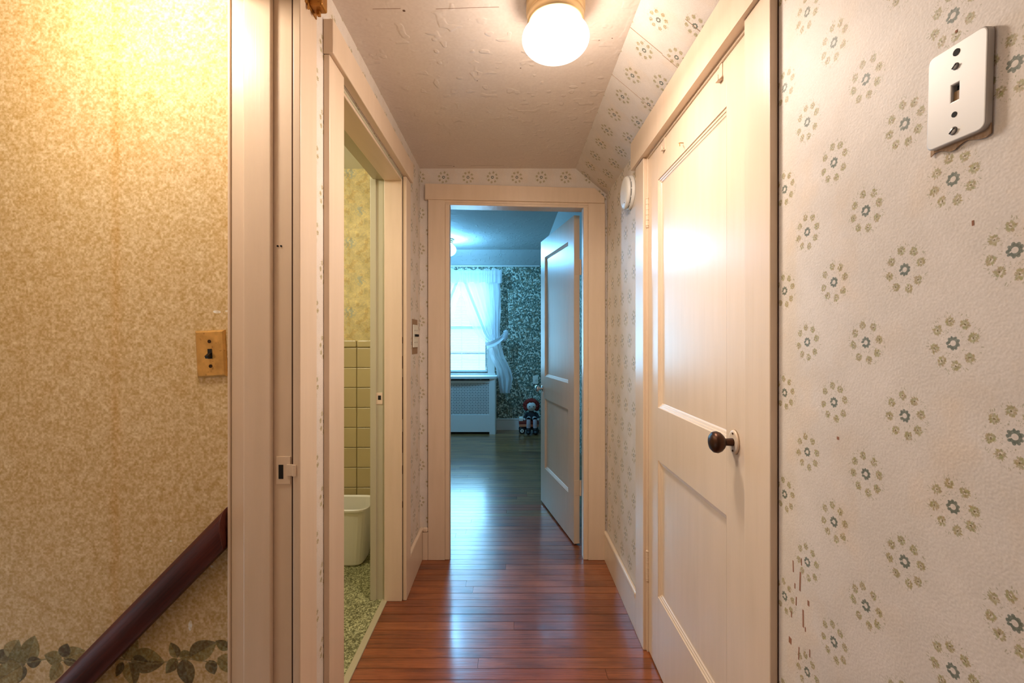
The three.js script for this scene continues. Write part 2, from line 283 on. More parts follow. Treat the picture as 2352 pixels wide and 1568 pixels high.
// floor: narrow boards laid across the hall
{
  const floor = setting('floor', 'glossy reddish brown hardwood strip floor of the narrow hall', 'floor');
  const bed = setting('floor', 'brown hardwood strip floor of the blue lit bedroom', 'floor');
  part(floor, 'subfloor', box(xB, 0.72, -0.06, -0.02, BACK, 2.64), M.subfloor);
  part(bed, 'subfloor', box(-2.3, 0.9, -0.06, -0.02, 2.641, FAR + 0.1), M.subfloor);
  const tones = [[200, 118, 72], [186, 106, 64], [214, 130, 80], [168, 96, 60], [206, 122, 72], [192, 110, 70]];
  const mats = tones.map(t => phys({ map: woodTex, color: srgb(...t), roughness: 0.3, bumpMap: woodBump, bumpScale: 0.0010, clearcoat: 0.7, clearcoatRoughness: 0.17 }));
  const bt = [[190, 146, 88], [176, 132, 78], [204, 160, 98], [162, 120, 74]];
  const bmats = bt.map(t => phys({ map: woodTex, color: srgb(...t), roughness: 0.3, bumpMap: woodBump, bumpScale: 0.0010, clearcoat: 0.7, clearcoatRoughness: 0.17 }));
  const W = 0.0568; let d = BACK, row = 0;
  const cache = {};
  const geo = (len, v) => {
    const k = Math.round(len * 50) + '_' + v; if (cache[k]) return cache[k];
    const g = new THREE.BoxGeometry(Math.round(len * 50) / 50 - 0.0012, 0.02, W - 0.0022); g.translate(0, -0.01, 0);
    return cache[k] = metres(g, v * 0.37, v * 0.061);
  };
  while (d < FAR - 0.001) {
    const hall = d < 2.6, x0 = hall ? -0.6 : -1.6, x1 = hall ? 0.62 : 0.84;
    const cuts = [x0];
    if (hall ? rnd() < 0.4 : true) cuts.push(hall ? rr(-0.4, 0.42) : rr(-1.0, 0.4));
    cuts.push(x1);
    for (let i = 0; i < cuts.length - 1; i++) {
      let len = Math.round((cuts[i + 1] - cuts[i]) * 50) / 50; const a = i === 0 ? x0 : cuts[i + 1] - len; if (i === 0 && cuts.length > 2) cuts[1] = x0 + len;
      const cx = (i === 0 ? x0 : cuts[i]) + (i === 0 ? len : cuts[i + 1] - cuts[i]) / 2; if (i > 0) len = Math.round((cuts[i + 1] - cuts[i]) * 50) / 50;
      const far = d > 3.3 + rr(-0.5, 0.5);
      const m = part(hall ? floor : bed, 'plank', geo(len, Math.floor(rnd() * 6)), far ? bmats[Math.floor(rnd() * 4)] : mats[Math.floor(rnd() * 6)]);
      m.position.set(cx, rr(-0.0006, 0), -(d + W / 2)); m.rotation.x = rr(-0.006, 0.006);
    }
    d += W; row++;
  }
}
// walls
structure('wall_left', 'narrow hall wall with wreath wallpaper around the bathroom and stair doorways', 'wall', merge([
  box(xB, xL, 0, TOP + 0.12, BACK, 0.28), box(xB, xL, 2.06, TOP + 0.12, 0.28, 1.085), box(xB, xL, 0, TOP + 0.12, 1.085, 1.33),
  box(xB, xL, 2.011, TOP + 0.12, 1.33, 2.175), box(xB, xL, 0, TOP + 0.12, 2.175, 2.75)]), M.wreath);
const wallRight = structure('wall_right', 'white wallpapered wall with green wreaths holding the steel switch plate', 'wall', merge([
  box(xR, 0.68, 0, KINK + 0.3, BACK, 1.04, -0.012, -0.0147), box(xR, 0.68, 0, KINK + 0.3, 1.805, END, -0.012, -0.0147), box(xR, 0.68, 1.965, KINK + 0.3, 1.04, 1.805)]), M.wreath);
for (const [x, y, l, w] of [[1838, 1335, 44, 3], [1845, 1420, 40, 3], [1815, 1470, 14, 6], [1857, 1385, 12, 4], [1822, 1300, 26, 2], [1829, 1380, 20, 2], [1835, 1500, 30, 2], [1860, 1500, 18, 2], [1841, 1290, 16, 2], [1818, 1410, 14, 2], [2235, 512, 12, 5], [1925, 1006, 7, 5], [2197, 72, 6, 5], [1826, 1345, 12, 2], [1850, 1445, 10, 2]]) {
  const d = xR * FOC / (x - 1170), g = new THREE.BoxGeometry(0.0006, l * d / FOC, w * d / FOC * d / xR), m = part(wallRight, 'scratch', metres(g), M.scar, 'reddish brown scratch in the wallpaper'); m.position.set(xR - 0.0001, EYE - (y - 780) * d / FOC, -d); m.rotation.x = rr(-0.06, 0.06);
}
structure('wall_end', 'short end wall with one row of wallpaper wreaths above the bedroom doorway', 'wall', merge([
  box(xL, -0.36, 0, TOP + 0.12, END, 2.70, -0.042, 0.079), box(0.443, 0.90, 0, TOP + 0.12, END, 2.70, -0.042, 0.079), box(-0.36, 0.443, 2.012, TOP + 0.12, END, 2.70, -0.042, 0.079)]), M.wreath);
structure('wall_back', 'plain hall wall behind the viewer', 'wall', box(xL, 0.68, 0, TOP + 0.12, BACK - 0.1, BACK), M.bareWall);
structure('ceiling', 'glossy cream painted plaster hall ceiling with the globe lamp', 'ceiling', box(xL, xK, TOP, TOP + 0.12, BACK, END), M.ceiling);
{ // sloped ceiling, wreath paper laid along the slope
  const g = prism([[xK, TOP], [xR, KINK], [xR, TOP + 0.12], [xK, TOP + 0.12]], END - BACK); g.translate(0, 0, -BACK);
  const p = metres(g), uv = p.attributes.uv, ps = p.attributes.position;
  for (let i = 0; i < ps.count; i += 3) {
    const onSlope = [0, 1, 2].every(k => Math.abs((ps.getX(i + k) - xK) / (xR - xK) - (TOP - ps.getY(i + k)) / (TOP - KINK)) < 0.01);
    if (onSlope) for (let k = 0; k < 3; k++) uv.setXY(i + k, -ps.getZ(i + k), Math.hypot(ps.getX(i + k) - xK, ps.getY(i + k) - TOP) + 0.03);
  }
  const slope = structure('ceiling', 'steep sloping ceiling strip papered with green wreaths above the closet door', 'ceiling', p, M.wreath);
  const ang = Math.atan((TOP - KINK) / (xR - xK)), dirx = Math.cos(ang), diry = -Math.sin(ang);
  for (const [d, a0, a1, w] of [[1.408, 0.0, 0.13, 0.0018], [1.411, 0.13, 0.215, 0.0014], [1.245, 0.14, 0.22, 0.0016], [1.66, 0.0, 0.2, 0.001]]) {
    const g = new THREE.BoxGeometry(a1 - a0, 0.0012, w), m = part(slope, 'paper_seam', metres(g), M.torn, 'lifted wallpaper seam'); m.position.set(xK + dirx * (a0 + a1) / 2, TOP + diry * (a0 + a1) / 2, -d); m.rotation.z = -ang; m.rotation.y = rr(-0.02, 0.02);
  }
}
// stairwell
{
  const Z = 1.11;
  structure('wall_stair', 'mottled beige wallpaper wall beside the stairs with a leaf border', 'wall', box(-2.4, xB, -1.6, 2.62, Z, Z + 0.06), M.stair);
  structure('wall_stair', 'plain near side wall of the stairwell', 'wall', box(-2.4, xB, -1.6, 2.62, -0.02, 0.1), M.bareWall);
  structure('wall_stair', 'plain far end wall of the stairwell', 'wall', merge([box(-2.5, -2.4, -1.6, -0.62, -0.02, Z + 0.06), box(-2.5, -2.4, 0.42, 2.62, -0.02, Z + 0.06), box(-2.5, -2.4, -0.62, 0.42, -0.02, 0.31), box(-2.5, -2.4, -0.62, 0.42, 0.93, Z + 0.06)]), M.bareWall);
  const sw = setting('window', 'small added window at the foot of the stairs, out of view, for bluish light', 'window');
  part(sw, 'frame', merge([rbox(-2.47, -2.43, -0.62, -0.57, 0.31, 0.93, 0.003), rbox(-2.47, -2.43, 0.37, 0.42, 0.31, 0.93, 0.003), rbox(-2.47, -2.43, -0.57, 0.37, 0.31, 0.36, 0.003), rbox(-2.47, -2.43, -0.57, 0.37, 0.88, 0.93, 0.003)]), M.whitePaint);
  part(sw, 'pane', box(-2.452, -2.449, -0.57, 0.37, 0.36, 0.88), M.glass);
  structure('ceiling', 'plain ceiling over the stairwell', 'ceiling', box(-2.5, xB, 2.2, 2.32, -0.02, Z + 0.06), M.bareWall);
  const st = setting('staircase', 'wooden stairs going down to the left behind the door frame', 'staircase');
  for (let i = 0; i < 7; i++) { const x1 = xB - 0.02 - i * 0.22, y = -0.2 * (i + 1); part(st, 'tread', rbox(x1 - 0.25, x1, y - 0.03, y, 0.1, Z, 0.008), M.rail); part(st, 'riser', box(x1 - 0.012, x1, y, y + 0.17, 0.1, Z), M.whitePaint); }
}
// bathroom
const BW = 2.75;
{
  structure('wall_bathroom', 'yellow flowered bathroom wallpaper above the green tiles', 'wall', box(-2.0, xB, 1.228, 2.39, BW, BW + 0.12), M.bathPaper);
  structure('ceiling', 'pale bathroom ceiling', 'ceiling', box(-2.0, xB, 2.27, 2.39, 1.17, BW), M.bathCeiling);
  structure('wall_bathroom', 'plain outer bathroom wall', 'wall', box(-2.1, -2.0, 0, 2.39, 1.17, BW + 0.12), M.bathPaper);
  structure('wall_bathroom', 'plain near bathroom wall', 'wall', box(-2.0, xB, 0, 2.27, 1.17, 1.24), M.bathPaper);
  const tw = setting('wall_bathroom', 'olive yellow square tiled lower wall in the bathroom', 'wall');
  part(tw, 'grout', box(-2.0, xB, 0, 1.228, BW + 0.004, BW + 0.12), M.grout);
  const P = 0.1205, edge = (852 - 1170) * BW / FOC;       // right edge of the last full tile seen
  const tg = new RoundedBoxGeometry(P - 0.0028, P - 0.0028, 0.012, 2, 0.004), cg = new RoundedBoxGeometry(P - 0.0028, 0.044, 0.02, 3, 0.009);
  const y0 = 1.192 - 0.003;
  for (let c = 0; c < 11; c++) {
    const x = edge - P / 2 + 0.036 - c * P;
    const cap = part(tw, 'cap_tile', cg, M.tile); cap.position.set(x, 1.213, -BW + 0.001);
    for (let r = 0; r < 10; r++) { const y = y0 - P / 2 - r * P; if (y < 0) break; const t = part(tw, 'tile', tg, rnd() < 0.5 ? M.tile : M.tileB); t.position.set(x, y, -BW); t.rotation.set(rr(-0.006, 0.006), rr(-0.006, 0.006), 0); }
  }
  const fl = setting('floor', 'speckled green bathroom floor tiles', 'floor');
  part(fl, 'subfloor', box(-2.0, -0.6, -0.06, -0.02, 1.24, BW), M.grout);
  const S = 0.305;
  for (let i = 0; i < 5; i++) for (let j = 0; j < 5; j++) { const x1 = -0.6 - i * S, d0 = 2.126 + (j - 3) * S; const a = Math.max(x1 - S, -2.0), b = Math.max(d0, 1.24), e = Math.min(d0 + S, BW); if (e - b < 0.02 || x1 - a < 0.02) continue; part(fl, 'floor_tile', box(a + 0.0008, x1 - 0.0008, -0.02, 0.001, b + 0.0008, e - 0.0008), M.speck); }
  structure('trim', 'pale threshold strip between bathroom floor and hall boards', 'threshold', rbox(-0.606, -0.578, -0.004, 0.005, 1.335, 2.165, 0.003), M.threshold);
}
// bedroom shell
{
  structure('wall_bedroom', 'green foliage wallpaper on the far bedroom wall around the window', 'wall', merge([
    box(-2.3, -1.02, 0, 2.5, FAR, FAR + 0.12), box(-0.29, 0.9, 0, 2.5, FAR, FAR + 0.12), box(-1.02, -0.29, 0, 0.78, FAR, FAR + 0.12), box(-1.02, -0.29, 2.08, 2.5, FAR, FAR + 0.12)]), M.bedPaper);
  structure('wall_bedroom', 'green foliage wallpaper on the right bedroom wall behind the open door', 'wall', box(bxR, 0.9, 0, 2.1, 2.70, FAR), M.bedPaper);
  structure('wall_bedroom', 'left bedroom wall out of sight', 'wall', box(-2.4, -2.3, 0, 2.5, 2.75, FAR + 0.12), M.bedPaper);
  structure('wall_bedroom', 'near bedroom wall beside the bathroom', 'wall', box(-2.4, xB + 0.02, 0, 2.5, BW + 0.13, BW + 0.2), M.bedPaper);
  structure('ceiling', 'rough plaster bedroom ceiling lit blue', 'ceiling', merge([box(-2.4, 0.45, BTOP, BTOP + 0.12, 2.70, 5.98),
    metres((() => { const g = prism([[-5.97, BTOP], [-5.97, BTOP + 0.15], [-6.3, BTOP + 0.15], [-6.3, 2.225]].map(p => [p[0], p[1]]), 2.81); g.rotateY(-Math.PI / 2); g.translate(0.45 - 2.81, 0, 0); return g; })())]), M.bedCeiling);
  structure('ceiling', 'sloping plaster ceiling on the right side of the bedroom', 'ceiling', (() => { const g = prism([[0.45, BTOP], [bxR, 2.03], [bxR + 0.1, 2.03], [bxR + 0.1, BTOP + 0.12], [0.45, BTOP + 0.12]], FAR - 2.7); g.translate(0, 0, -2.7); return metres(g); })(), M.bedCeiling);
  structure('trim', 'thin pale picture moulding at the top of the far bedroom wall', 'moulding', rbox(-2.3, 0.42, 2.236, 2.256, FAR - 0.022, FAR, 0.006), M.whitePaint);
}

// ---------------------------------------------------------------- frames and trim
{ // stairway door frame on the left
  const t = setting('trim', 'cream painted door frame of the stairway with strike plate', 'door frame');
  part(t, 'side_casing', rbox(xL, -0.487, 0, 2.09, 1.060, 1.152, 0.003), M.paint);
  part(t, 'head_casing', rbox(xL, -0.482, 2.09, 2.18, 0.2, 1.17, 0.003), M.paint);
  part(t, 'side_casing', rbox(xL, -0.487, 0, 2.09, 0.2, 0.295, 0.003), M.paint);
  part(t, 'jamb', rbox(xB - 0.007, -0.509, 0, 2.06, 1.066, 1.085, 0.002), M.paint);
  part(t, 'door_stop', rbox(-0.617, -0.552, 0, 2.05, 1.053, 1.066, 0.004), M.paint);
  part(t, 'jamb', rbox(xB - 0.007, -0.509, 0, 2.06, 0.28, 0.299, 0.002), M.paint);
  part(t, 'head_jamb', rbox(xB - 0.007, -0.509, 2.04, 2.06, 0.299, 1.066, 0.002), M.paint);
  part(t, 'corner_strip', rbox(xB - 0.0135, xB - 0.007, 0, 2.06, 1.062, 1.11, 0.002), M.paint);
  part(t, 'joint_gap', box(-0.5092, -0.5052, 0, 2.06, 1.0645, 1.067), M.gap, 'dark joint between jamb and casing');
  const s = part(t, 'strike_plate', merge([rbox(-0.546, -0.512, 0.899, 0.964, 1.0635, 1.067, 0.001), rbox(-0.520, -0.502, 0.919, 0.946, 1.061, 1.065, 0.001), rbox(-0.505, -0.4965, 0.919, 0.946, 1.0565, 1.060, 0.0015)]), M.paint, 'painted over strike plate with a bent lip');
  part(s, 'latch_hole', rbox(-0.5395, -0.5285, 0.912, 0.945, 1.0628, 1.066, 0.0003), M.dark);
  for (const x of [-0.5425, -0.5345]) part(t, 'screw_hole', (() => { const g = new THREE.CylinderGeometry(0.0022, 0.0022, 0.003, 10); g.rotateX(Math.PI / 2); g.translate(x, 1.237 + 215 * 1.066 / FOC, -1.0655); return g; })(), M.dark);
}
{ // bathroom door frame
  const t = setting('trim', 'cream painted door frame of the bathroom doorway', 'door frame');
  const F = xL + 0.017;
  part(t, 'side_casing', rbox(xL, F, 0, 2.012, 1.235, 1.345, 0.003), M.paint);
  part(t, 'side_casing', rbox(xL, F, 0, 2.012, 2.158, 2.252, 0.003), M.paint);
  part(t, 'head_casing', rbox(xL, xL + 0.028, 2.013, 2.107, 1.232, 2.262, 0.003), M.paint);
    part(t, 'jamb', rbox(xB - 0.004, -0.508, 0, 2.011, 1.332, 1.351, 0.002), M.paint);
  part(t, 'jamb', rbox(xB - 0.004, -0.508, 0, 2.011, 2.164, 2.180, 0.002), M.greenPaint, 'pale green bathroom side of the jamb');
  part(t, 'corner_strip', rbox(xB - 0.016, -0.632, 0, 2.011, 2.157, 2.168, 0.003), M.greenPaint);
  part(t, 'door_stop', rbox(-0.592, -0.5085, 0, 1.998, 2.150, 2.164, 0.003), M.paint);
  part(t, 'head_jamb', rbox(xB - 0.004, -0.508, 1.999, 2.011, 1.351, 2.164, 0.002), M.greenPaint);
  part(t, 'door_stop', rbox(-0.592, -0.5085, 1.988, 1.999, 1.351, 2.150, 0.003), M.paint);
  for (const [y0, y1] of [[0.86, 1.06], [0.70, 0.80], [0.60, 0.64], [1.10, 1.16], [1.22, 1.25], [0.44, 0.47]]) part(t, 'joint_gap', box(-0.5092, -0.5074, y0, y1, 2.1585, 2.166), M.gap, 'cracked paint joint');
  const s = part(t, 'strike_plate', rbox(-0.640, -0.604, 0.93, 0.985, 2.1615, 2.165, 0.001), M.paint, 'small painted strike plate');
  part(s, 'latch_hole', rbox(-0.624, -0.610, 0.952, 0.972, 2.1605, 2.163, 0.0003), M.dark);
}
{ // bedroom door frame on the end wall
  const t = setting('trim', 'cream painted casing around the bedroom doorway at the hall end', 'door frame');
  const f = END - 0.018;
  part(t, 'side_casing', rbox(-0.457, -0.362, 0, 2.024, f, END, 0.003), M.paint);
  part(t, 'side_casing', rbox(0.443, 0.538, 0, 2.004, f, END, 0.003), M.paint);
  const hs = new THREE.Shape([[-0.470, 2.025], [0.530, 2.003], [0.530, 2.033], [0.478, 2.083], [-0.470, 2.109]].map(p => new THREE.Vector2(...p)));
  const hg = new THREE.ExtrudeGeometry(hs, { depth: 0.024, bevelEnabled: true, bevelSize: 0.002, bevelThickness: 0.002, bevelSegments: 2 }); hg.translate(0, 0, -END + 0.001);
  part(t, 'head_casing', metres(hg), M.paint);
  const bead = (x0, x1, y0, y1, z, w) => rbox(x0, x1, y0, y1, z, w, 0.004, 3);
  part(t, 'edge_bead', bead(-0.362, -0.338, 0, 2.0, f + 0.004, END), M.paint); part(t, 'edge_bead', bead(0.417, 0.443, 0, 1.985, f + 0.004, END), M.paint);
  const slant = (x0, x1, y, k, z0, z1) => { const g = prism([[x0, y - 0.021 * (x0 - 0.04)], [x1, y - 0.021 * (x1 - 0.04)], [x1, y + k - 0.021 * (x1 - 0.04)], [x0, y + k - 0.021 * (x0 - 0.04)]], z1 - z0); g.translate(0, 0, -z0); return metres(g); };
  part(t, 'edge_bead', merge([slant(-0.362, 0.443, 2.000, 0.012, f + 0.002, END), slant(-0.362, 0.443, 1.990, 0.010, f + 0.006, END)]), M.paint);
  part(t, 'door_stop', rbox(-0.350, -0.337, 0, 1.998, f + 0.008, 2.615, 0.002), M.paint); part(t, 'jamb', rbox(-0.362, -0.350, 0, 2.01, END - 0.004, 2.69, 0.002), M.paint);
  part(t, 'door_stop', rbox(0.416, 0.432, 0, 1.99, f + 0.008, 2.615, 0.002), M.paint); part(t, 'jamb', rbox(0.432, 0.445, 0, 2.0, END - 0.004, 2.69, 0.002), M.paint);
  part(t, 'door_stop', slant(-0.350, 0.432, 1.987, 0.012, f + 0.008, 2.625), M.paint); part(t, 'head_jamb', slant(-0.350, 0.432, 1.999, 0.012, f + 0.008, 2.69), M.paint);
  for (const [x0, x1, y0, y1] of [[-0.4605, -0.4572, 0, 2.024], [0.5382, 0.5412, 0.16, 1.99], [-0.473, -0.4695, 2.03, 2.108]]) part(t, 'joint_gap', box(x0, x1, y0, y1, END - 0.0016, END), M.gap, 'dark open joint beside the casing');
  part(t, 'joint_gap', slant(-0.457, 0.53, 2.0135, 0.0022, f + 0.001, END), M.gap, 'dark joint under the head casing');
}
{ // closet door frame
  const t = setting('trim', 'cream painted casing around the closet door on the right', 'door frame');
  part(t, 'side_casing', rbox(0.533, xR, 0, 1.962, 0.930, 1.034, 0.003), M.paint);
  part(t, 'side_casing', rbox(0.533, xR, 0, 1.962, 1.812, 1.925, 0.003), M.paint);
  const hs = prism([[0.521, 1.962], [0.552, 1.962], [0.552, 2.052], [0.535, 2.066], [0.521, 2.078]], 1.04); hs.translate(0, 0, -0.915);
  part(t, 'head_casing', metres(hs), M.paint);
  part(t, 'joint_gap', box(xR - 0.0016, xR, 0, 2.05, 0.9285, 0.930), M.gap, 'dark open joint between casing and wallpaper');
  part(t, 'jamb', rbox(0.546, 0.68, 0, 1.965, 1.028, 1.043, 0.002), M.paint);
  part(t, 'jamb', rbox(0.546, 0.68, 0, 1.965, 1.802, 1.818, 0.002), M.paint);
  part(t, 'head_jamb', rbox(0.546, 0.68, 1.953, 1.967, 1.043, 1.802, 0.002), M.paint);
  structure('wall_closet', 'plain closet back behind the closed door', 'wall', box(0.68, 0.72, 0, 2.0, 1.02, 1.83), M.bareWall);
}
function baseboard(name, label, list) {
  const b = setting(name, label, 'baseboard');
  for (const [axis, wall, dir, a, e, h, m] of list) {
    const t = 0.016;
    if (axis === 'x') { const [p, q] = dir > 0 ? [wall, wall + t] : [wall - t, wall]; part(b, 'board', rbox(p, q, 0, h - 0.028, a, e, 0.002), m); const [r, s] = dir > 0 ? [wall, wall + 0.011] : [wall - 0.011, wall]; part(b, 'cap', rbox(r - (dir < 0 ? 0.008 : 0), s + (dir > 0 ? 0.008 : 0), h - 0.028, h, a, e, 0.009, 4), m); }
    else { part(b, 'board', rbox(a, e, 0, h - 0.028, wall - t, wall, 0.002), m); part(b, 'cap', rbox(a, e, h - 0.028, h, wall - 0.019, wall, 0.009, 4), m); }
  }
}
baseboard('baseboard_left', 'cream baseboard on the left between bathroom and bedroom doorways', [['x', xL, 1, 2.253, END, 0.183, M.paint], ['z', END, 1, xL + 0.017, -0.458, 0.183, M.paint]]);
baseboard('baseboard_right', 'cream baseboard on the right between bedroom doorway and closet', [['x', xR, -1, 1.926, END, 0.165, M.paint]]);
baseboard('baseboard_right', 'cream baseboard under the steel switch plate wall', [['x', xR, -1, BACK, 0.929, 0.165, M.paint]]);
baseboard('baseboard_far', 'white baseboard of the far bedroom wall beside the doll', [['z', FAR, 1, -2.3, bxR, 0.16, M.whitePaint]]);

// ---------------------------------------------------------------- panelled doors
function moulding(x0, x1, y0, y1, profile) {     // mitred frame of sloping strips; profile: [inset, depth] from the edge inward
  const pos = [];
  const ring = ([o, z]) => [[x0 + o, y0 + o, z], [x1 - o, y0 + o, z], [x1 - o, y1 - o, z], [x0 + o, y1 - o, z]];
  for (let i = 0; i < profile.length - 1; i++) { const a = ring(profile[i]), b = ring(profile[i + 1]); for (let k = 0; k < 4; k++) { const n = (k + 1) % 4; pos.push(...a[k], ...a[n], ...b[n], ...a[k], ...b[n], ...b[k]); } }
  const g = new THREE.BufferGeometry(); g.setAttribute('position', new THREE.Float32BufferAttribute(pos, 3)); return metres(g);
}
function lbox(x0, x1, y0, y1, z0, z1, r = 0.002) { return rbox(x0, x1, y0, y1, -z1, -z0, r); }
function panelDoor(name, label, w, h, px0, px1, panels, mat) {
  const d = setting(name, label, 'door'), T = 0.035;
  part(d, 'stile', lbox(0, px0, 0, h, -T, 0, 0.0008), mat); part(d, 'stile', lbox(px1, w, 0, h, -T, 0, 0.0008), mat);
  const ys = [0, ...panels.flat(), h];
  for (let i = 0; i < ys.length; i += 2) part(d, 'rail', lbox(px0, px1, ys[i], ys[i + 1], -T, 0, 0.0008), mat);
  for (const [a, b] of panels) {
    const p = part(d, 'panel', lbox(px0 - 0.005, px1 + 0.005, a - 0.005, b + 0.005, -0.022, -0.011, 0.0005), mat);
    part(p, 'moulding', moulding(px0, px1, a, b, [[0, 0], [0.001, -0.003], [0.007, -0.0045], [0.008, -0.0065], [0.014, -0.008], [0.015, -0.0095], [0.018, -0.011]]), mat);
  }
  return d;
}
const closet = panelDoor('door', 'closed cream two panel closet door with dark brass knob', 0.757, 1.945, 0.112, 0.645, [[0.275, 0.782], [0.978, 1.822]], M.paint);
closet.position.set(0.5515, 0.008, -1.801); closet.rotation.y = -Math.PI / 2;
function hinge(parent, x, y, z, h = 0.09, r = 0.0065) {
  const pin = part(parent, 'hinge', (() => {
    const list = []; for (let i = 0; i < 5; i++) { const g = new THREE.CylinderGeometry(r, r, h / 5 - 0.0012, 14); g.translate(0, (i - 2) * h / 5, 0); list.push(g); }
    const c = new THREE.CylinderGeometry(r * 0.75, r * 0.75, h, 12); list.push(c);
    for (const s of [-1, 1]) { const b = new THREE.SphereGeometry(r * 0.95, 12, 8); b.translate(0, s * (h / 2 + r * 0.7), 0); list.push(b); }
    return merge(list);
  })(), M.paint, 'painted over butt hinge'); pin.position.set(x, y, z); return pin;
}
hinge(closet, -0.004, 1.237 + (780 - 492) * 1.80 / FOC + 0.0, 0.004, 0.105);
hinge(closet, -0.004, 1.237 - (1305 - 780) * 1.80 / FOC, 0.004, 0.105);
{ // knob, rosette
  const ky = 1.237 - (1015 - 780) * 0.553 / (1690 - 1170) - 0.008, kx = 1.801 - 0.553 * FOC / (1690 - 1170);
  const rose = part(closet, 'rosette', (() => { const g = lathe([[0, 0.006], [0.012, 0.0062], [0.017, 0.0055], [0.019, 0.0062], [0.0225, 0.005], [0.0235, 0], [0, 0]]); g.rotateX(Math.PI / 2); g.scale(1, 1.28, 1); return g; })(), M.paint, 'painted oval rosette'); rose.position.set(kx, ky, 0);
  for (const s of [-1, 1]) { const sc = part(rose, 'screw', new THREE.SphereGeometry(0.0028, 10, 8), M.knob); sc.position.set(0, s * 0.021, 0.0055); }
  const k = part(closet, 'knob', (() => { const g = lathe([[0, 0], [0.0095, 0], [0.0095, 0.006], [0.0088, 0.018], [0.010, 0.022], [0.017, 0.026], [0.0235, 0.033], [0.0265, 0.041], [0.025, 0.049], [0.019, 0.055], [0.010, 0.058], [0, 0.059]], 44); g.rotateX(Math.PI / 2); return g; })(), M.knob, 'dark oval brass knob'); k.position.set(kx, ky, 0.004);
}
{ // over-door hooks and a bent nail on the top rail
  for (const px of [1527, 1657]) {
    const x = 1.801 - 0.5515 * FOC / (px - 1170);
    part(closet, 'door_hook', merge([lbox(x - 0.008, x + 0.008, 1.90, 1.9465, 0.0, 0.0022, 0.0008), lbox(x - 0.008, x + 0.008, 1.9465, 1.9488, -0.03, 0.0022, 0.0008), lbox(x - 0.008, x + 0.008, 1.90, 1.903, 0.002, 0.012, 0.001), lbox(x - 0.008, x + 0.008, 1.90, 1.914, 0.011, 0.013, 0.0008)]), M.paint, 'painted strap hook over the door top');
  }
  const x = 1.801 - 0.5515 * FOC / (1570 - 1170);
  part(closet, 'bent_nail', tube([[x, 1.852, 0], [x, 1.852, 0.012], [x + 0.002, 1.850, 0.016], [x + 0.012, 1.846, 0.017], [x + 0.014, 1.836, 0.017]], 0.0012, 20, 6), M.rust);
}
const hallDoor = panelDoor('door', 'open cream two panel bedroom door swung into the bedroom', 0.765, 1.972, 0.112, 0.653, [[0.275, 0.79], [0.955, 1.835]], M.paint);
{
  const th = -1.377; hallDoor.rotation.y = th;
  const hx = 0.388, hz = -2.73, w = 0.765;
  hallDoor.position.set(hx - w * Math.cos(th), 0.012, hz + w * Math.sin(th));
  const kz = [[1, 0.004], [-1, -0.039]];
  for (const [s, z] of kz) {
    const k = part(hallDoor, 'knob', (() => { const g = lathe([[0, 0], [0.02, 0], [0.021, 0.004], [0.008, 0.007], [0.008, 0.02], [0.016, 0.026], [0.025, 0.036], [0.026, 0.044], [0.02, 0.052], [0, 0.056]], 32); g.rotateX(s * Math.PI / 2); return g; })(), M.chrome, 'shiny round knob'); k.position.set(0.06, 0.80 + 0.06, z);
  }
  part(hallDoor, 'keyhole_plate', lbox(0.047, 0.073, 0.74, 0.83, 0, 0.002, 0.001), M.paint);
  for (const y of [1.66, 0.335]) part(hallDoor, 'hinge', merge([lbox(0.763, 0.7665, y - 0.045, y + 0.045, -0.034, -0.002, 0.001), (() => { const g = new THREE.CylinderGeometry(0.006, 0.006, 0.092, 12); g.translate(0.770, y, -0.04); return g; })()]), M.paint, 'painted butt hinge');
}

// ---------------------------------------------------------------- lamps
function globeLamp(name, label, x, top, d, light, a, b, ringR, ringH, eye) {
  const g = group(name, label, 'ceiling lamp'); g.position.set(x, top, -d);
  const m = lathe([[0, 0], [ringR, 0], [ringR + 0.003, -0.003], [ringR + 0.003, -ringH * 0.5], [ringR - 0.003, -ringH * 0.56], [ringR - 0.003, -ringH * 0.66], [ringR, -ringH * 0.7], [ringR, -ringH], [ringR - 0.006, -ringH - 0.003], [ringR * 0.7, -ringH - 0.003], [ringR * 0.7, -ringH * 0.5], [0, -ringH * 0.5]], 64);
  const r = part(g, 'fitter_ring', m, M.brass, 'brass coloured fitter ring');
  for (let i = 0; i < 3; i++) { const s = new THREE.SphereGeometry(0.0055, 14, 10); const q = part(r, 'thumb_screw', s, M.brass); const an = i * 2.094 + 1.5; q.position.set(Math.cos(an) * (ringR + 0.004), -ringH * 0.3, Math.sin(an) * (ringR + 0.004)); }
  const gl = part(g, 'glass_globe', (() => { const s = new THREE.SphereGeometry(1, 56, 40); s.scale(a, b, a); return s; })(), glow(light.color, eye), 'glowing white glass shade'); gl.position.y = -ringH - b + 0.004;
  const p = new THREE.PointLight(new THREE.Color().setRGB(...light.color), light.power, 0, 2); p.position.y = gl.position.y; p.castShadow = true; p.shadow.radius = 3.0; p.name = 'bulb'; g.add(p);
  const side = a * 1.7, q = new THREE.RectAreaLight(new THREE.Color().setRGB(...light.color), light.down / (side * side), side, side); q.position.y = gl.position.y - b - 0.004; q.rotation.x = -Math.PI / 2; q.name = 'downlight'; g.add(q);
  return g;
}
globeLamp('ceiling_lamp', 'lit white mushroom globe lamp with brass ring on the hall ceiling', 0.132, TOP, 1.30, HALL_LIGHT, 0.0958, 0.051, 0.081, 0.062, 3.2);
globeLamp('ceiling_lamp', 'glowing ceiling lamp in the blue bedroom', -0.735, BTOP, 5.36, BED_LIGHT, 0.11, 0.08, 0.07, 0.05, 5);
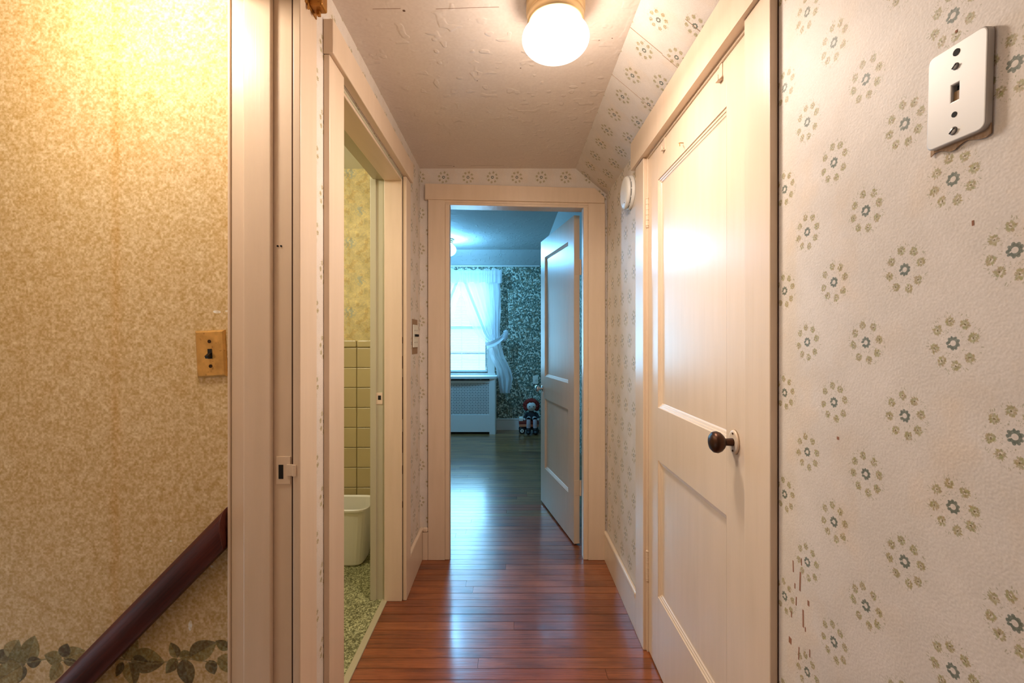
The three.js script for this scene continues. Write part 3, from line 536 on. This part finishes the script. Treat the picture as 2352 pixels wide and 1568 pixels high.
globeLamp('ceiling_lamp', 'stairwell ceiling lamp above the leaf border wall', -0.84, 2.2, 0.80, STAIR_LIGHT, 0.08, 0.06, 0.06, 0.05, 3);
globeLamp('ceiling_lamp', 'bathroom ceiling lamp beyond the doorway', -1.35, 2.27, 1.75, BATH_LIGHT, 0.09, 0.07, 0.07, 0.05, 3);

// ---------------------------------------------------------------- things on the hall walls
function disc(r, h, n = 16) { const g = new THREE.CylinderGeometry(r, r, h, n); g.rotateX(Math.PI / 2); return g; }
{ // steel switch plate, local: x across, y up, z out of the wall
  const g = group('switch_plate', 'brushed steel switch plate with an empty toggle slot on the wreath wall', 'switch plate');
  const w = 0.070, h = 0.114, t = 0.007;
  const s = new THREE.Shape(); const R = 0.008, W = w / 2, H = h / 2;
  s.moveTo(-W + R, -H); s.lineTo(W - R, -H); s.quadraticCurveTo(W, -H, W, -H + R); s.lineTo(W, H - R); s.quadraticCurveTo(W, H, W - R, H); s.lineTo(-W + R, H); s.quadraticCurveTo(-W, H, -W, H - R); s.lineTo(-W, -H + R); s.quadraticCurveTo(-W, -H, -W + R, -H);
  const hole = (x, y, a, b) => { const p = new THREE.Path(); p.moveTo(x - a, y - b); p.lineTo(x - a, y + b); p.lineTo(x + a, y + b); p.lineTo(x + a, y - b); p.closePath(); s.holes.push(p); };
  hole(0, 0, 0.0062, 0.0115);
  const pg = new THREE.ExtrudeGeometry(s, { depth: t - 0.002, bevelEnabled: true, bevelSize: 0.002, bevelThickness: 0.002, bevelSegments: 3 });
  part(g, 'plate', pg, M.steel, 'worn brushed steel face');
  part(g, 'toggle', (() => { const b = new THREE.BoxGeometry(0.010, 0.012, 0.006); b.translate(0.001, -0.004, 0.001); return b; })(), std({ color: srgb(150, 116, 74), roughness: 0.6 }), 'sunken tan toggle');
  part(g, 'switch_body', (() => { const b = new THREE.BoxGeometry(0.013, 0.024, 0.001); b.translate(0, 0, -0.0005); return b; })(), M.dark);
  for (const [x, y, r, m] of [[0.0005, 0.0475, 0.0042, 0], [0, 0.031, 0.0042, 1], [0, -0.0265, 0.0033, 2], [-0.0005, -0.046, 0.005, 1]]) {
    const sc = part(g, 'screw', m === 1 ? (() => { const q = lathe([[0, 0.0022], [r * 0.6, 0.0018], [r, 0], [0, 0]], 18); q.rotateX(Math.PI / 2); return q; })() : disc(r, 0.0006), m === 1 ? M.steel : M.dark, m === 1 ? 'domed screw head' : 'empty screw hole'); sc.position.set(x, y, t + 0.0002);
    if (m === 1) { const sl = part(sc, 'slot', new THREE.BoxGeometry(r * 1.6, r * 0.3, 0.0006), M.dark); sl.position.z = 0.0021; sl.rotation.z = 0.7; }
  }
  const d = xR * FOC / (2200 - 1170) * 0.99;
  g.position.set(xR - 0.002, 1.237 + (780 - 212) * d / FOC, -d); g.rotation.set(0, -Math.PI / 2, 0); g.rotateZ(-0.03);
  // torn paper and bare plaster under the plate
  const tp = []; for (let i = 0; i <= 14; i++) tp.push([-0.037 + i * 0.0053, 0.0028 * Math.sin(i * 0.9) + rr(-0.0008, 0.0008)]); 
  const ts = new THREE.Shape([...tp.map(p => new THREE.Vector2(p[0], -0.0058 + p[1])), new THREE.Vector2(0.037, 0.006), new THREE.Vector2(-0.037, 0.006)]);
  const tg = new THREE.ExtrudeGeometry(ts, { depth: 0.0012, bevelEnabled: false });
  const m = part(g, 'torn_paper', metres(tg), M.torn, 'ragged torn paper edge under the plate'); m.position.set(0, -0.0585, -0.0005);
}
{ // brass toggle plate on the stair wall
  const g = group('switch_plate', 'tarnished brass switch plate with black toggle on the beige stair wall', 'switch plate');
  const w = 0.073, h = 0.114, t = 0.007, pos = [], A = [-w / 2, -h / 2], B = 0.0048;
  const pg = moulding(-w / 2, w / 2, -h / 2, h / 2, [[0, 0], [0.0005, 0.003], [B, t]]);
  const face = new THREE.PlaneGeometry(w - 2 * B, h - 2 * B); face.translate(0, 0, t);
  part(g, 'plate', merge([pg, metres(face)]), M.brassPlate, 'bevelled tarnished brass plate');
  const tg = part(g, 'toggle', (() => { const a = new THREE.BoxGeometry(0.0075, 0.007, 0.017); a.rotateX(0.5); a.translate(0, -0.004, t + 0.006); const b = new THREE.BoxGeometry(0.0105, 0.024, 0.0012); b.translate(0, 0, t + 0.0004); return merge([metres(a), metres(b)]); })(), std({ color: srgb(22, 18, 16), roughness: 0.35 }), 'black toggle pointing down');
  for (const y of [0.030, -0.030]) { const s = part(g, 'screw', disc(0.0042, 0.0012), std({ color: srgb(60, 40, 24), roughness: 0.5, metalness: 0.6 }), 'dark screw'); s.position.set(0, y, t + 0.0004); }
  const d = 1.11; g.position.set((487 - 1170) * d / FOC, 1.237 + (780 - 812) * d / FOC, -d + 0.0005); g.rotation.z = 0.05;
}
{ // double toggle plate at the hall end, left wall
  const g = group('switch_plate', 'white double toggle switch plate beside the bedroom doorway with bare patches', 'switch plate');
  const y = 1.237 + (780 - 773) * 2.42 / FOC;
  part(g, 'bare_patch', box(0, 0.0012, -0.092, 0.092, -0.068, 0.068), M.scuff, 'bare patch where a larger plate sat');
  part(g, 'plate', rbox(0.001, 0.007, -0.057, 0.063, -0.056, 0.056, 0.003), M.plastic);
  for (const z of [-0.023, 0.023]) { part(g, 'toggle', rbox(0.006, 0.018, 0.000, 0.013, z - 0.005, z + 0.005, 0.002), M.dark, 'black toggle'); for (const s of [-0.03, 0.033]) part(g, 'screw', rbox(0.0065, 0.0078, s - 0.003, s + 0.003, z - 0.003, z + 0.003, 0.001), M.dark); }
  g.position.set(xL, y, -2.425);
}
{ // smoke detector
  const g = group('smoke_detector', 'round white smoke detector on the right wall above the baseboard corner', 'smoke detector');
  part(g, 'base', (() => { const q = lathe([[0, 0], [0.074, 0], [0.075, 0.004], [0.074, 0.013], [0.066, 0.015], [0, 0.015]], 48); return q; })(), M.detector);
  part(g, 'vent_gap', (() => { const q = lathe([[0, 0.014], [0.066, 0.014], [0.066, 0.019], [0, 0.019]], 48); return q; })(), M.dark, 'dark vent slots');
  for (let i = 0; i < 12; i++) { const b = new THREE.BoxGeometry(0.007, 0.006, 0.006); const m = part(g, 'vent_rib', b, M.detector); const a = i * Math.PI / 6; m.position.set(Math.cos(a) * 0.0665, 0.0165, Math.sin(a) * 0.0665); m.rotation.y = -a; }
  part(g, 'cover', (() => { const q = lathe([[0, 0.036], [0.045, 0.0355], [0.061, 0.034], [0.069, 0.030], [0.072, 0.024], [0.071, 0.018], [0, 0.018]], 48); return q; })(), M.detector, 'domed white cover');
  const l = part(g, 'indicator', new THREE.SphereGeometry(0.002, 10, 8), M.dark); l.position.set(-0.05, 0.035, 0.02);
  const d = 0.53 * FOC / (1443 - 1170); g.position.set(xR + 0.0005, 1.237 + (780 - 438) * d / FOC, -d - 0.03); g.rotation.z = Math.PI / 2;
}
{ // brass latch keeper at the top of the stairway casing
  const g = group('rim_latch', 'small tarnished brass latch on the casing above the stairway frame', 'latch');
  part(g, 'body', rbox(0, 0.034, 0.0, 0.06, -0.006, 0.030, 0.005, 3), M.rust);
  part(g, 'plate', rbox(-0.0005, 0.003, -0.006, 0.066, -0.022, 0.04, 0.001), M.rust);
  part(g, 'tab', rbox(0.012, 0.020, -0.011, 0.002, 0.014, 0.024, 0.001), M.rust);
  part(g, 'screw', rbox(0.002, 0.006, -0.018, -0.002, -0.016, -0.010, 0.002), M.rust);
  g.position.set(-0.487, 1.237 + (780 - 10) * 1.10 / FOC, -1.105);
}
{ // handrail on the stair wall
  const s = new THREE.Shape(); const r = 0.029;
  s.moveTo(-0.019, -0.034); s.lineTo(0.019, -0.034); s.bezierCurveTo(0.022, -0.02, 0.031, -0.012, 0.031, 0.004); s.bezierCurveTo(0.031, 0.02, 0.018, 0.029, 0, 0.029); s.bezierCurveTo(-0.018, 0.029, -0.031, 0.02, -0.031, 0.004); s.bezierCurveTo(-0.031, -0.012, -0.022, -0.02, -0.019, -0.034);
  const L = 1.35, g = new THREE.ExtrudeGeometry(s, { depth: L, bevelEnabled: true, bevelSize: 0.001, bevelThickness: 0.001, bevelSegments: 1, curveSegments: 16 });
  const uv = g.attributes.uv, p = g.attributes.position; for (let i = 0; i < p.count; i++) uv.setXY(i, p.getZ(i), Math.atan2(p.getX(i), p.getY(i)) * 0.03);
  g.rotateY(-Math.PI / 2);           // runs along -x, ends cut plumb
  for (let i = 0; i < p.count; i++) p.setX(i, p.getX(i) + p.getY(i) * 1.02);
  const rail = group('handrail', 'dark reddish wooden handrail sloping down along the beige stair wall', 'handrail');
  part(rail, 'rail', g, M.rail);
  const d = 1.074; rail.position.set(-0.665, 1.237 - (1205 - 780) * d / FOC, -d); rail.rotation.z = Math.atan(1.02);
  for (const x of [-0.75, -1.2]) { const b = part(rail, 'bracket', tube([[x, -0.03, 0], [x, -0.05, -0.006], [x, -0.06, -0.02], [x, -0.05, -0.034]], 0.006, 20, 8), M.brass); }
}
// ---------------------------------------------------------------- bathroom bin
{
  const g = group('wastebasket', 'white plastic wastebasket on the green bathroom floor', 'wastebasket');
  const cx = -0.80, c = 2.565;
  const rings = [], N = 48;
  const sec = (y, a, b, rad) => { const out = []; for (let i = 0; i < N; i++) { const t = i / N * Math.PI * 2, C = Math.cos(t), S = Math.sin(t), n = 5, k = Math.pow(Math.pow(Math.abs(C), n) + Math.pow(Math.abs(S), n), -1 / n); out.push([C * k * a, y, S * k * b]); } return out; };
  const surf = (list) => { const pos = []; for (let j = 0; j < list.length - 1; j++) for (let i = 0; i < N; i++) { const n = (i + 1) % N, a = list[j][i], b = list[j][n], e = list[j + 1][n], f = list[j + 1][i]; pos.push(...a, ...f, ...e, ...a, ...e, ...b); } const q = new THREE.BufferGeometry(); q.setAttribute('position', new THREE.Float32BufferAttribute(pos, 3)); q.computeVertexNormals(); q.setAttribute('uv', new THREE.BufferAttribute(new Float32Array(pos.length / 3 * 2), 2)); return q; };
  const plastic2 = M.plastic.clone(); plastic2.side = THREE.DoubleSide;
  part(g, 'bin', surf([sec(0.004, 0.001, 0.001), sec(0.0, 0.110, 0.082), sec(0.010, 0.118, 0.09), sec(0.30, 0.145, 0.115), sec(0.312, 0.145, 0.115)]), plastic2);
  part(g, 'lining', surf([sec(0.312, 0.141, 0.111), sec(0.02, 0.114, 0.086), sec(0.012, 0.001, 0.001)]), plastic2);
  part(g, 'rim', surf([sec(0.305, 0.146, 0.116), sec(0.306, 0.152, 0.122), sec(0.316, 0.153, 0.123), sec(0.321, 0.148, 0.118), sec(0.312, 0.141, 0.111)]), plastic2);
  g.position.set((853 - 1170) * c / FOC - 0.145, 0.002, -c);
}

// ---------------------------------------------------------------- bedroom window
const WX = -0.655, px6 = (x, d = 6.12) => (x - 1170) * d / FOC, py6 = (y, d = 6.12) => EYE - (y - 780) * d / FOC;
{
  const w = setting('window', 'double hung bedroom window behind white blinds', 'window');
  const x0 = -1.02, x1 = -0.29, y0 = 0.78, y1 = 2.08, f = FAR;
  for (const [a, b] of [[x0 - 0.09, x0 + 0.005], [x1 - 0.005, x1 + 0.09]]) part(w, 'side_casing', rbox(a, b, y0 - 0.02, y1 + 0.09, f - 0.02, f, 0.003), M.whitePaint);
  part(w, 'head_casing', rbox(x0 - 0.1, x1 + 0.1, y1 - 0.005, y1 + 0.1, f - 0.024, f, 0.003), M.whitePaint);
  part(w, 'sill', rbox(x0 - 0.1, x1 + 0.1, y0 - 0.03, y0, f - 0.05, f + 0.1, 0.006), M.whitePaint);
  const sash = (a, b, d) => { const s = part(w, 'sash', merge([rbox(x0, x0 + 0.045, a, b, d, d + 0.035, 0.003), rbox(x1 - 0.045, x1, a, b, d, d + 0.035, 0.003), rbox(x0 + 0.045, x1 - 0.045, a, a + 0.045, d, d + 0.035, 0.003), rbox(x0 + 0.045, x1 - 0.045, b - 0.045, b, d, d + 0.035, 0.003)]), M.whitePaint); part(s, 'pane', box(x0 + 0.045, x1 - 0.045, a + 0.045, b - 0.045, d + 0.016, d + 0.019), M.glass); };
  sash(y0, 1.43, f + 0.045); sash(1.39, y1, f + 0.082);
  part(w, 'storm_rail', rbox(x0, x1, 1.03, 1.066, f + 0.112, f + 0.13, 0.002), std({ color: srgb(120, 124, 126), roughness: 0.5 }), 'grey storm window rail');
  const b = group('venetian_blind', 'white slatted blind hanging in the bedroom window', 'blind');
  const sg = new THREE.CylinderGeometry(0.04, 0.04, 0.70, 8, 1, true, -0.31, 0.62); sg.rotateZ(Math.PI / 2); sg.rotateX(-Math.PI / 2); sg.translate(0, -0.0385, 0);
  const sb = (() => { const g = new THREE.BoxGeometry(0.70, 0.0012, 0.0245, 1, 1, 3); const p = g.attributes.position; for (let i = 0; i < p.count; i++) p.setY(i, p.getY(i) - Math.pow(p.getZ(i) / 0.0125, 2) * 0.0018); g.computeVertexNormals(); return metres(g); })();
  for (let i = 0; i < 57; i++) { const s = part(b, 'slat', sb, M.slat); s.position.set(WX, 0.825 + i * 0.0215, -(f + 0.022)); s.rotation.x = 0.16; }
  part(b, 'headrail', rbox(WX - 0.352, WX + 0.352, 2.045, 2.078, f + 0.006, f + 0.038, 0.003), M.slat);
  part(b, 'bottom_rail', rbox(WX - 0.35, WX + 0.35, 0.795, 0.812, f + 0.012, f + 0.032, 0.004), M.slat);
  for (const x of [-0.24, 0, 0.24]) part(b, 'ladder_cord', rbox(WX + x - 0.0015, WX + x + 0.0015, 0.81, 2.05, f + 0.006, f + 0.009, 0.0005), M.slat);
  part(b, 'tilt_wand', tube([[px6(1115), 1.5, -f + 0.006], [px6(1115), 1.2, -f + 0.008], [px6(1115), py6(843), -f + 0.01]], 0.005, 12, 8), std({ color: srgb(60, 90, 104), roughness: 0.4 }), 'dark tilt wand');
}
{ // criss-cross curtains
  const interp = (pts, v) => { for (let i = 0; i < pts.length - 1; i++) if (v <= pts[i + 1][1] || i === pts.length - 2) { const t = clamp((v - pts[i][1]) / (pts[i + 1][1] - pts[i][1])); return mix(pts[i][0], pts[i + 1][0], t); } };
  function sheet(L, R, ya, yb, folds, amp, nv = 70, nu = 64, phase = 0, z0 = -6.125) {       // in pixels of the photograph's bedroom wall plane, turned to metres
    const g = new THREE.PlaneGeometry(1, 1, nu, nv), p = g.attributes.position;
    for (let j = 0; j <= nv; j++) for (let i = 0; i <= nu; i++) {
      const u = i / nu, y = mix(ya, yb, j / nv), l = interp(L, y), r = interp(R, y), k = j * (nu + 1) + i;
      const gather = Math.sin(u * folds * 6.283 + phase + 0.5 * Math.sin(y * 0.03 + u * 4));
      p.setXYZ(k, px6(mix(l, r, u)) + 0.004 * Math.sin(u * folds * 9 + y * 0.05), py6(y), z0 + amp * gather + 0.004 * Math.sin(y * 0.11 + u * 9));
    }
    g.computeVertexNormals(); return g;
  }
  const rod = (1059 - 1170);
  function panel(label, mirror) {
    const c = group('curtain', label, 'curtain');
    const inner = [[1060, 634], [1066, 648], [1091, 710], [1113, 766], [1129, 788]], outer = [[1149, 634], [1149, 700], [1148, 755], [1150, 788]];
    part(c, 'drape', sheet(inner, outer, 634, 788, 6, 0.012), M.sheer);
    const rl = [[1054, 640], [1056, 668], [1066, 690], [1072, 715], [1080, 742], [1098, 772], [1120, 790]];
    part(c, 'ruffle', sheet(rl, inner.map(p => [p[0] + 2, p[1]]), 640, 788, 1.4, 0.01, 110, 14, 1, -6.108), M.ruffle, 'gathered ruffle along the inner edge');
    const rg = []; { const n = 90; const g = new THREE.PlaneGeometry(1, 1, 8, n), p = g.attributes.position; for (let j = 0; j <= n; j++) for (let i = 0; i <= 8; i++) { const y = mix(640, 786, j / n), x = interp(inner, y) - 1 + i * 0.9; p.setXYZ(j * 9 + i, px6(x), py6(y + i * 0.3), -6.10 + 0.006 * Math.sin(i * 1.5 + j * 0.05)); } g.computeVertexNormals(); rg.push(g); }
    part(c, 'hem_band', rg[0], M.hem, 'folded band where the ruffle is sewn on');
    part(c, 'outer_fold', sheet([[1122, 640], [1126, 700], [1130, 750], [1130, 788]], outer.map(p => [p[0] + 0.5, p[1]]), 640, 788, 2.5, 0.010, 60, 40, 2, -6.112), M.sheer, 'denser gathered fold along the outer edge');
    part(c, 'tail', sheet([[1119, 786], [1125, 815], [1140, 845], [1144, 870], [1148, 904]], [[1151, 786], [1158, 815], [1174, 850], [1177, 868], [1171, 897]], 786, 902, 3, 0.022, 60, 48, 0.6, -6.09), M.sheer, 'flared lower end below the tieback');
    part(c, 'tieback', (() => { const n = 40, m = 10, g = new THREE.PlaneGeometry(1, 1, n, m), p = g.attributes.position; for (let j = 0; j <= m; j++) for (let i = 0; i <= n; i++) { const t = i / n, w = (j / m - 0.5) * mix(15, 9, t), x = mix(1117, 1158, t) + w * 0.35, y = 794 - 24 * t + 5 * Math.sin(t * 3) + w; p.setXYZ(j * (n + 1) + i, px6(x), py6(y), -6.055 - 0.035 * t * t + 0.012 * Math.sin(t * 3.1) - 0.008 * Math.cos(w * 0.5) + 0.003 * Math.sin(w * 1.6)); } g.computeVertexNormals(); return g; })(), M.hem, 'wide gathered tieback');
    part(c, 'bow', (() => { const list = []; for (const [x, y, w, h, a] of [[1158, 774, 0.042, 0.062, -0.5], [1162, 764, 0.034, 0.04, 0.6]]) { const s = new THREE.SphereGeometry(1, 22, 16), p = s.attributes.position; for (let i = 0; i < p.count; i++) { const k = 1 + 0.12 * Math.sin(p.getX(i) * 6 + p.getY(i) * 5); p.setXYZ(i, p.getX(i) * w * k, p.getY(i) * h * k, p.getZ(i) * 0.022); } s.rotateZ(a); s.translate(px6(x), py6(y), -6.10); s.computeVertexNormals(); list.push(s); } return merge(list); })(), M.sheer, 'puffed knot of the tieback');
    if (mirror) { c.scale.x = -1; c.position.x = 2 * px6(1058.5); c.position.z = -0.035; }
    return c;
  }
  panel('right half of the sheer white ruffled curtain tied back beside the green wall', false);
  panel('left half of the sheer white ruffled curtain cut off by the door frame', true);
  const v = group('curtain_valance', 'gathered sheer valance across the top of the bedroom window', 'valance');
  const xe = 1153, xs = 1058.5 * 2 - 1153;
  part(v, 'valance', (() => { const nu = 160, nv = 14, g = new THREE.PlaneGeometry(1, 1, nu, nv), p = g.attributes.position; for (let j = 0; j <= nv; j++) for (let i = 0; i <= nu; i++) { const u = i / nu, w = j / nv, x = mix(xs, xe, u), y = mix(619 + 2 * Math.sin(u * 60), 650 + 1.5 * Math.sin(u * 47), w); p.setXYZ(j * (nu + 1) + i, px6(x), py6(y), -6.085 + 0.005 * Math.sin(u * 170 + Math.sin(u * 23) * 3) * (0.4 + w)); } g.computeVertexNormals(); return g; })(), M.sheer);
  part(v, 'curtain_rod', (() => { const a = px6(xs), b = px6(xe), y = py6(630); return tube([[a, y, -6.24], [a, y, -6.12], [a + 0.02, y, -6.10], [WX, y, -6.10], [b - 0.02, y, -6.10], [b, y, -6.12], [b, y, -6.24]], 0.005, 60, 8); })(), M.whitePaint);
}
{ // radiator cover with a perforated grille
  const g = group('radiator_cover', 'white radiator cover with perforated grille under the bedroom window', 'radiator cover');
  const D = 5.95, X = x => (x - 1170) * D / FOC, Y = y => EYE - (y - 780) * D / FOC, x1 = X(1139), x0 = 2 * WX - x1, post = 0.085;
  const top = Y(870), bot = 0.0;
  const ps = new THREE.Shape(); ps.moveTo(-post, 0); ps.lineTo(-0.02, 0); ps.quadraticCurveTo(0, 0, 0, -0.03); ps.lineTo(0, -0.28); ps.lineTo(-0.02, -0.28); ps.lineTo(-0.02, -0.03); ps.lineTo(-post, -0.02); ps.closePath();
  const pg = new THREE.ExtrudeGeometry(ps, { depth: top, bevelEnabled: false, curveSegments: 8 }); pg.rotateX(-Math.PI / 2); 
  // shape y becomes -z: flip so that the face looks to the room
  const post1 = pg.clone(); { const p = post1.attributes.position; for (let i = 0; i < p.count; i++) p.setZ(i, -p.getZ(i)); const idx = post1.index; const q = post1; q.computeVertexNormals(); post1.translate(x1, 0, -D); }
  const post0 = post1.clone(); { const p = post0.attributes.position; for (let i = 0; i < p.count; i++) p.setX(i, 2 * WX - p.getX(i)); post0.computeVertexNormals(); }
  part(g, 'corner_post', metres(post1), M.cover); part(g, 'corner_post', metres(post0), M.cover);
  const gy0 = Y(952), gy1 = Y(880), gx0 = x0 + post + 0.012, gx1 = X(1124) - 0.004;
  part(g, 'front_panel', merge([rbox(x0 + post, x1 - post, 0.03, gy0, D + 0.004, D + 0.02, 0.002), rbox(x0 + post, x1 - post, gy1, top - 0.022, D + 0.004, D + 0.02, 0.002), box(x0 + post, gx0, gy0, gy1, D + 0.004, D + 0.02), box(gx1, x1 - post + 0.001, gy0, gy1, D + 0.004, D + 0.02)]), M.cover);
  const s = new THREE.Shape([[gx0, gy0], [gx1, gy0], [gx1, gy1], [gx0, gy1]].map(p => new THREE.Vector2(...p)));
  const pitch = 0.0205, nx = Math.floor((gx1 - gx0) / pitch), ny = Math.floor((gy1 - gy0) / pitch), ax = (gx1 - gx0) / nx, ay = (gy1 - gy0) / ny;
  for (let i = 0; i < nx; i++) for (let j = 0; j < ny; j++) { const p = new THREE.Path(), cx = gx0 + (i + 0.5) * ax, cy = gy0 + (j + 0.5) * ay, r = (i + j) % 2 ? 0.0074 : 0.0062; for (let k = 0; k < 8; k++) { const a = -k * Math.PI / 4; k ? p.lineTo(cx + Math.cos(a) * r, cy + Math.sin(a) * r) : p.moveTo(cx + r, cy); } p.closePath(); s.holes.push(p); }
  const gg = new THREE.ExtrudeGeometry(s, { depth: 0.0015, bevelEnabled: false }); gg.translate(0, 0, -D - 0.011);
  part(g, 'grille', gg, M.cover, 'perforated sheet metal grille');
  part(g, 'inner_back', box(x0 + 0.03, x1 - 0.03, 0.02, top - 0.02, D + 0.1, D + 0.11), std({ color: srgb(86, 92, 96), roughness: 0.9 }));
  const ts = new THREE.Shape(); const w = (x1 - x0) / 2 + 0.012; ts.moveTo(-w, 0.29); ts.lineTo(-w, 0.03); ts.quadraticCurveTo(-w, 0, -w + 0.05, -0.004); ts.quadraticCurveTo(0, -0.05, w - 0.05, -0.004); ts.quadraticCurveTo(w, 0, w, 0.03); ts.lineTo(w, 0.29); ts.closePath();
  const tg = new THREE.ExtrudeGeometry(ts, { depth: 0.026, bevelEnabled: true, bevelSize: 0.004, bevelThickness: 0.004, bevelSegments: 3, curveSegments: 12 }); tg.rotateX(-Math.PI / 2); tg.translate(WX, top + 0.004, -D);
  part(g, 'top_board', tg, M.cover, 'bowed shelf top');
}
{ // outlet plate beside the doll
  const g = group('outlet_plate', 'small pale wall plate on the green bedroom wall near the door knob', 'wall plate');
  part(g, 'plate', rbox(-0.035, 0.035, -0.057, 0.057, 0, 0.006, 0.002), M.plastic); part(g, 'toggle', rbox(-0.004, 0.004, -0.008, 0.01, -0.012, 0.002, 0.001), M.plastic);
  g.position.set((1230 - 1170) * 6.24 / FOC, EYE - (872 - 780) * 6.24 / FOC, -FAR + 0.0065);
}
{ // toy wagon and rag doll
  const D = 6.02, X = x => (x - 1170) * D / FOC, Y = y => EYE - (y - 780) * D / FOC;
  const wood = std({ color: srgb(128, 44, 34), roughness: 0.5 }), band = std({ color: srgb(214, 130, 92), roughness: 0.5 }), tyre = std({ color: srgb(20, 20, 22), roughness: 0.6 });
  const t = group('toy_wagon', 'small red wooden toy wagon with black wheels under the doll', 'toy');
  const x0 = X(1192), x1 = x0 + 0.26, b0 = 0.09, f = 5.99, k = 6.13;
  part(t, 'tray', merge([rbox(x0, x1, b0 + 0.035, 0.165, f, f + 0.012, 0.003), rbox(x0, x1, b0 + 0.035, 0.165, k - 0.012, k, 0.003), rbox(x0, x0 + 0.012, b0 + 0.035, 0.165, f + 0.012, k - 0.012, 0.003), rbox(x1 - 0.012, x1, b0 + 0.035, 0.165, f + 0.012, k - 0.012, 0.003), rbox(x0, x1, b0 + 0.03, b0 + 0.045, f, k, 0.003)]), wood);
  part(t, 'lower_band', rbox(x0 + 0.003, x1 - 0.003, b0, b0 + 0.034, f - 0.002, k, 0.004), band, 'pale orange band');
  part(t, 'corner_block', rbox(x0 + 0.002, x0 + 0.055, 0.164, 0.208, f + 0.004, k - 0.012, 0.006), M.plastic);
  for (const x of [x0 + 0.04, x1 - 0.04]) for (const d of [f - 0.014, k + 0.002]) {
    const w = part(t, 'wheel', (() => { const g = lathe([[0, -0.012], [0.034, -0.012], [0.041, -0.008], [0.041, 0.008], [0.034, 0.012], [0, 0.012]], 32); g.rotateX(Math.PI / 2); return g; })(), tyre); w.position.set(x, 0.0415, -d);
    const h = part(w, 'hub', (() => { const g = lathe([[0.009, 0.0125], [0.012, 0.0145], [0.022, 0.0145], [0.024, 0.0115], [0.009, 0.0115]], 28); g.rotateX(Math.PI / 2); return g; })(), M.plastic, 'pale ring hub');
  }
  const axle = part(t, 'axle_board', rbox(x0 + 0.03, x1 - 0.03, 0.045, b0, f + 0.03, k - 0.03, 0.004), tyre);
  // plain soft doll
  const doll = group('rag_doll', 'soft rag doll with red brown hair sitting on the toy wagon', 'doll');
  const skin = std({ color: srgb(214, 210, 202), roughness: 0.9 }), hairM = std({ color: srgb(126, 34, 22), roughness: 0.95 }), knit = std({ color: srgb(36, 38, 42), roughness: 0.95 }), sock = std({ color: srgb(186, 168, 170), roughness: 0.95 }), cloth = std({ color: srgb(150, 148, 144), roughness: 0.95 }), shoe = std({ color: srgb(22, 22, 26), roughness: 0.5 });
  const ball = (x, y, z, a, b, c, n = 24) => { const g = new THREE.SphereGeometry(1, n, Math.round(n * 0.75)); g.scale(a, b, c); g.translate(x, y, z); return g; };
  part(doll, 'body', (() => { const g = lathe([[0, 0.0], [0.062, 0.002], [0.072, 0.02], [0.066, 0.06], [0.052, 0.09], [0.03, 0.108], [0.022, 0.125], [0, 0.127]], 32); g.scale(1, 1, 0.75); g.translate(0, 0.17, 0); return g; })(), knit, 'dark knitted top');
  part(doll, 'head', ball(0, 0.348, 0.004, 0.068, 0.064, 0.052, 32), skin);
  part(doll, 'hair', (() => { const list = []; for (let i = 0; i < 64; i++) { const a = Math.PI * (-0.22 + 1.44 * (i % 32) / 31), r = 0.078 + (i < 32 ? 0.014 : 0.0) + rr(-0.004, 0.004), z = i < 32 ? -0.012 : 0.008; list.push(ball(Math.cos(a) * r, 0.352 + Math.sin(a) * r * 0.9, z + rr(-0.008, 0.008), rr(0.016, 0.023), rr(0.016, 0.024), 0.026, 10)); } list.push(ball(0, 0.365, -0.022, 0.082, 0.078, 0.045, 20)); return merge(list); })(), hairM, 'shaggy red brown yarn hair');
  for (const s of [-1, 1]) {
    const e = part(doll, 'eye', ball(s * 0.026, 0.352, 0.053, 0.0065, 0.0072, 0.004, 12), shoe);
    part(doll, 'arm', tube([[s * 0.045, 0.262, 0], [s * 0.078, 0.225, 0.012], [s * 0.088, 0.19, 0.03]], 0.02, 20, 12), knit);
    part(doll, 'hand', ball(s * 0.09, 0.178, 0.036, 0.017, 0.021, 0.015, 14), skin);
    part(doll, 'thigh', tube([[s * 0.03, 0.19, 0.02], [s * 0.038, 0.196, 0.07], [s * 0.042, 0.19, 0.115]], 0.029, 16, 14), cloth, 'pale grey trouser leg');
    part(doll, 'shin', tube([[s * 0.042, 0.192, 0.118], [s * 0.043, 0.15, 0.128], [s * 0.044, 0.085, 0.13]], 0.027, 16, 14), sock, 'pale sock');
    part(doll, 'shoe', merge([ball(s * 0.044, 0.052, 0.133, 0.032, 0.045, 0.03, 18), ball(s * 0.046, 0.028, 0.15, 0.032, 0.026, 0.048, 18)]), shoe);
  }
  part(doll, 'mouth', ball(0.0, 0.326, 0.05, 0.010, 0.003, 0.005, 10), hairM);
  doll.position.set(X(1221), 0.0, -6.08);
}
shadows(scene);
renderer.render(scene, camera);
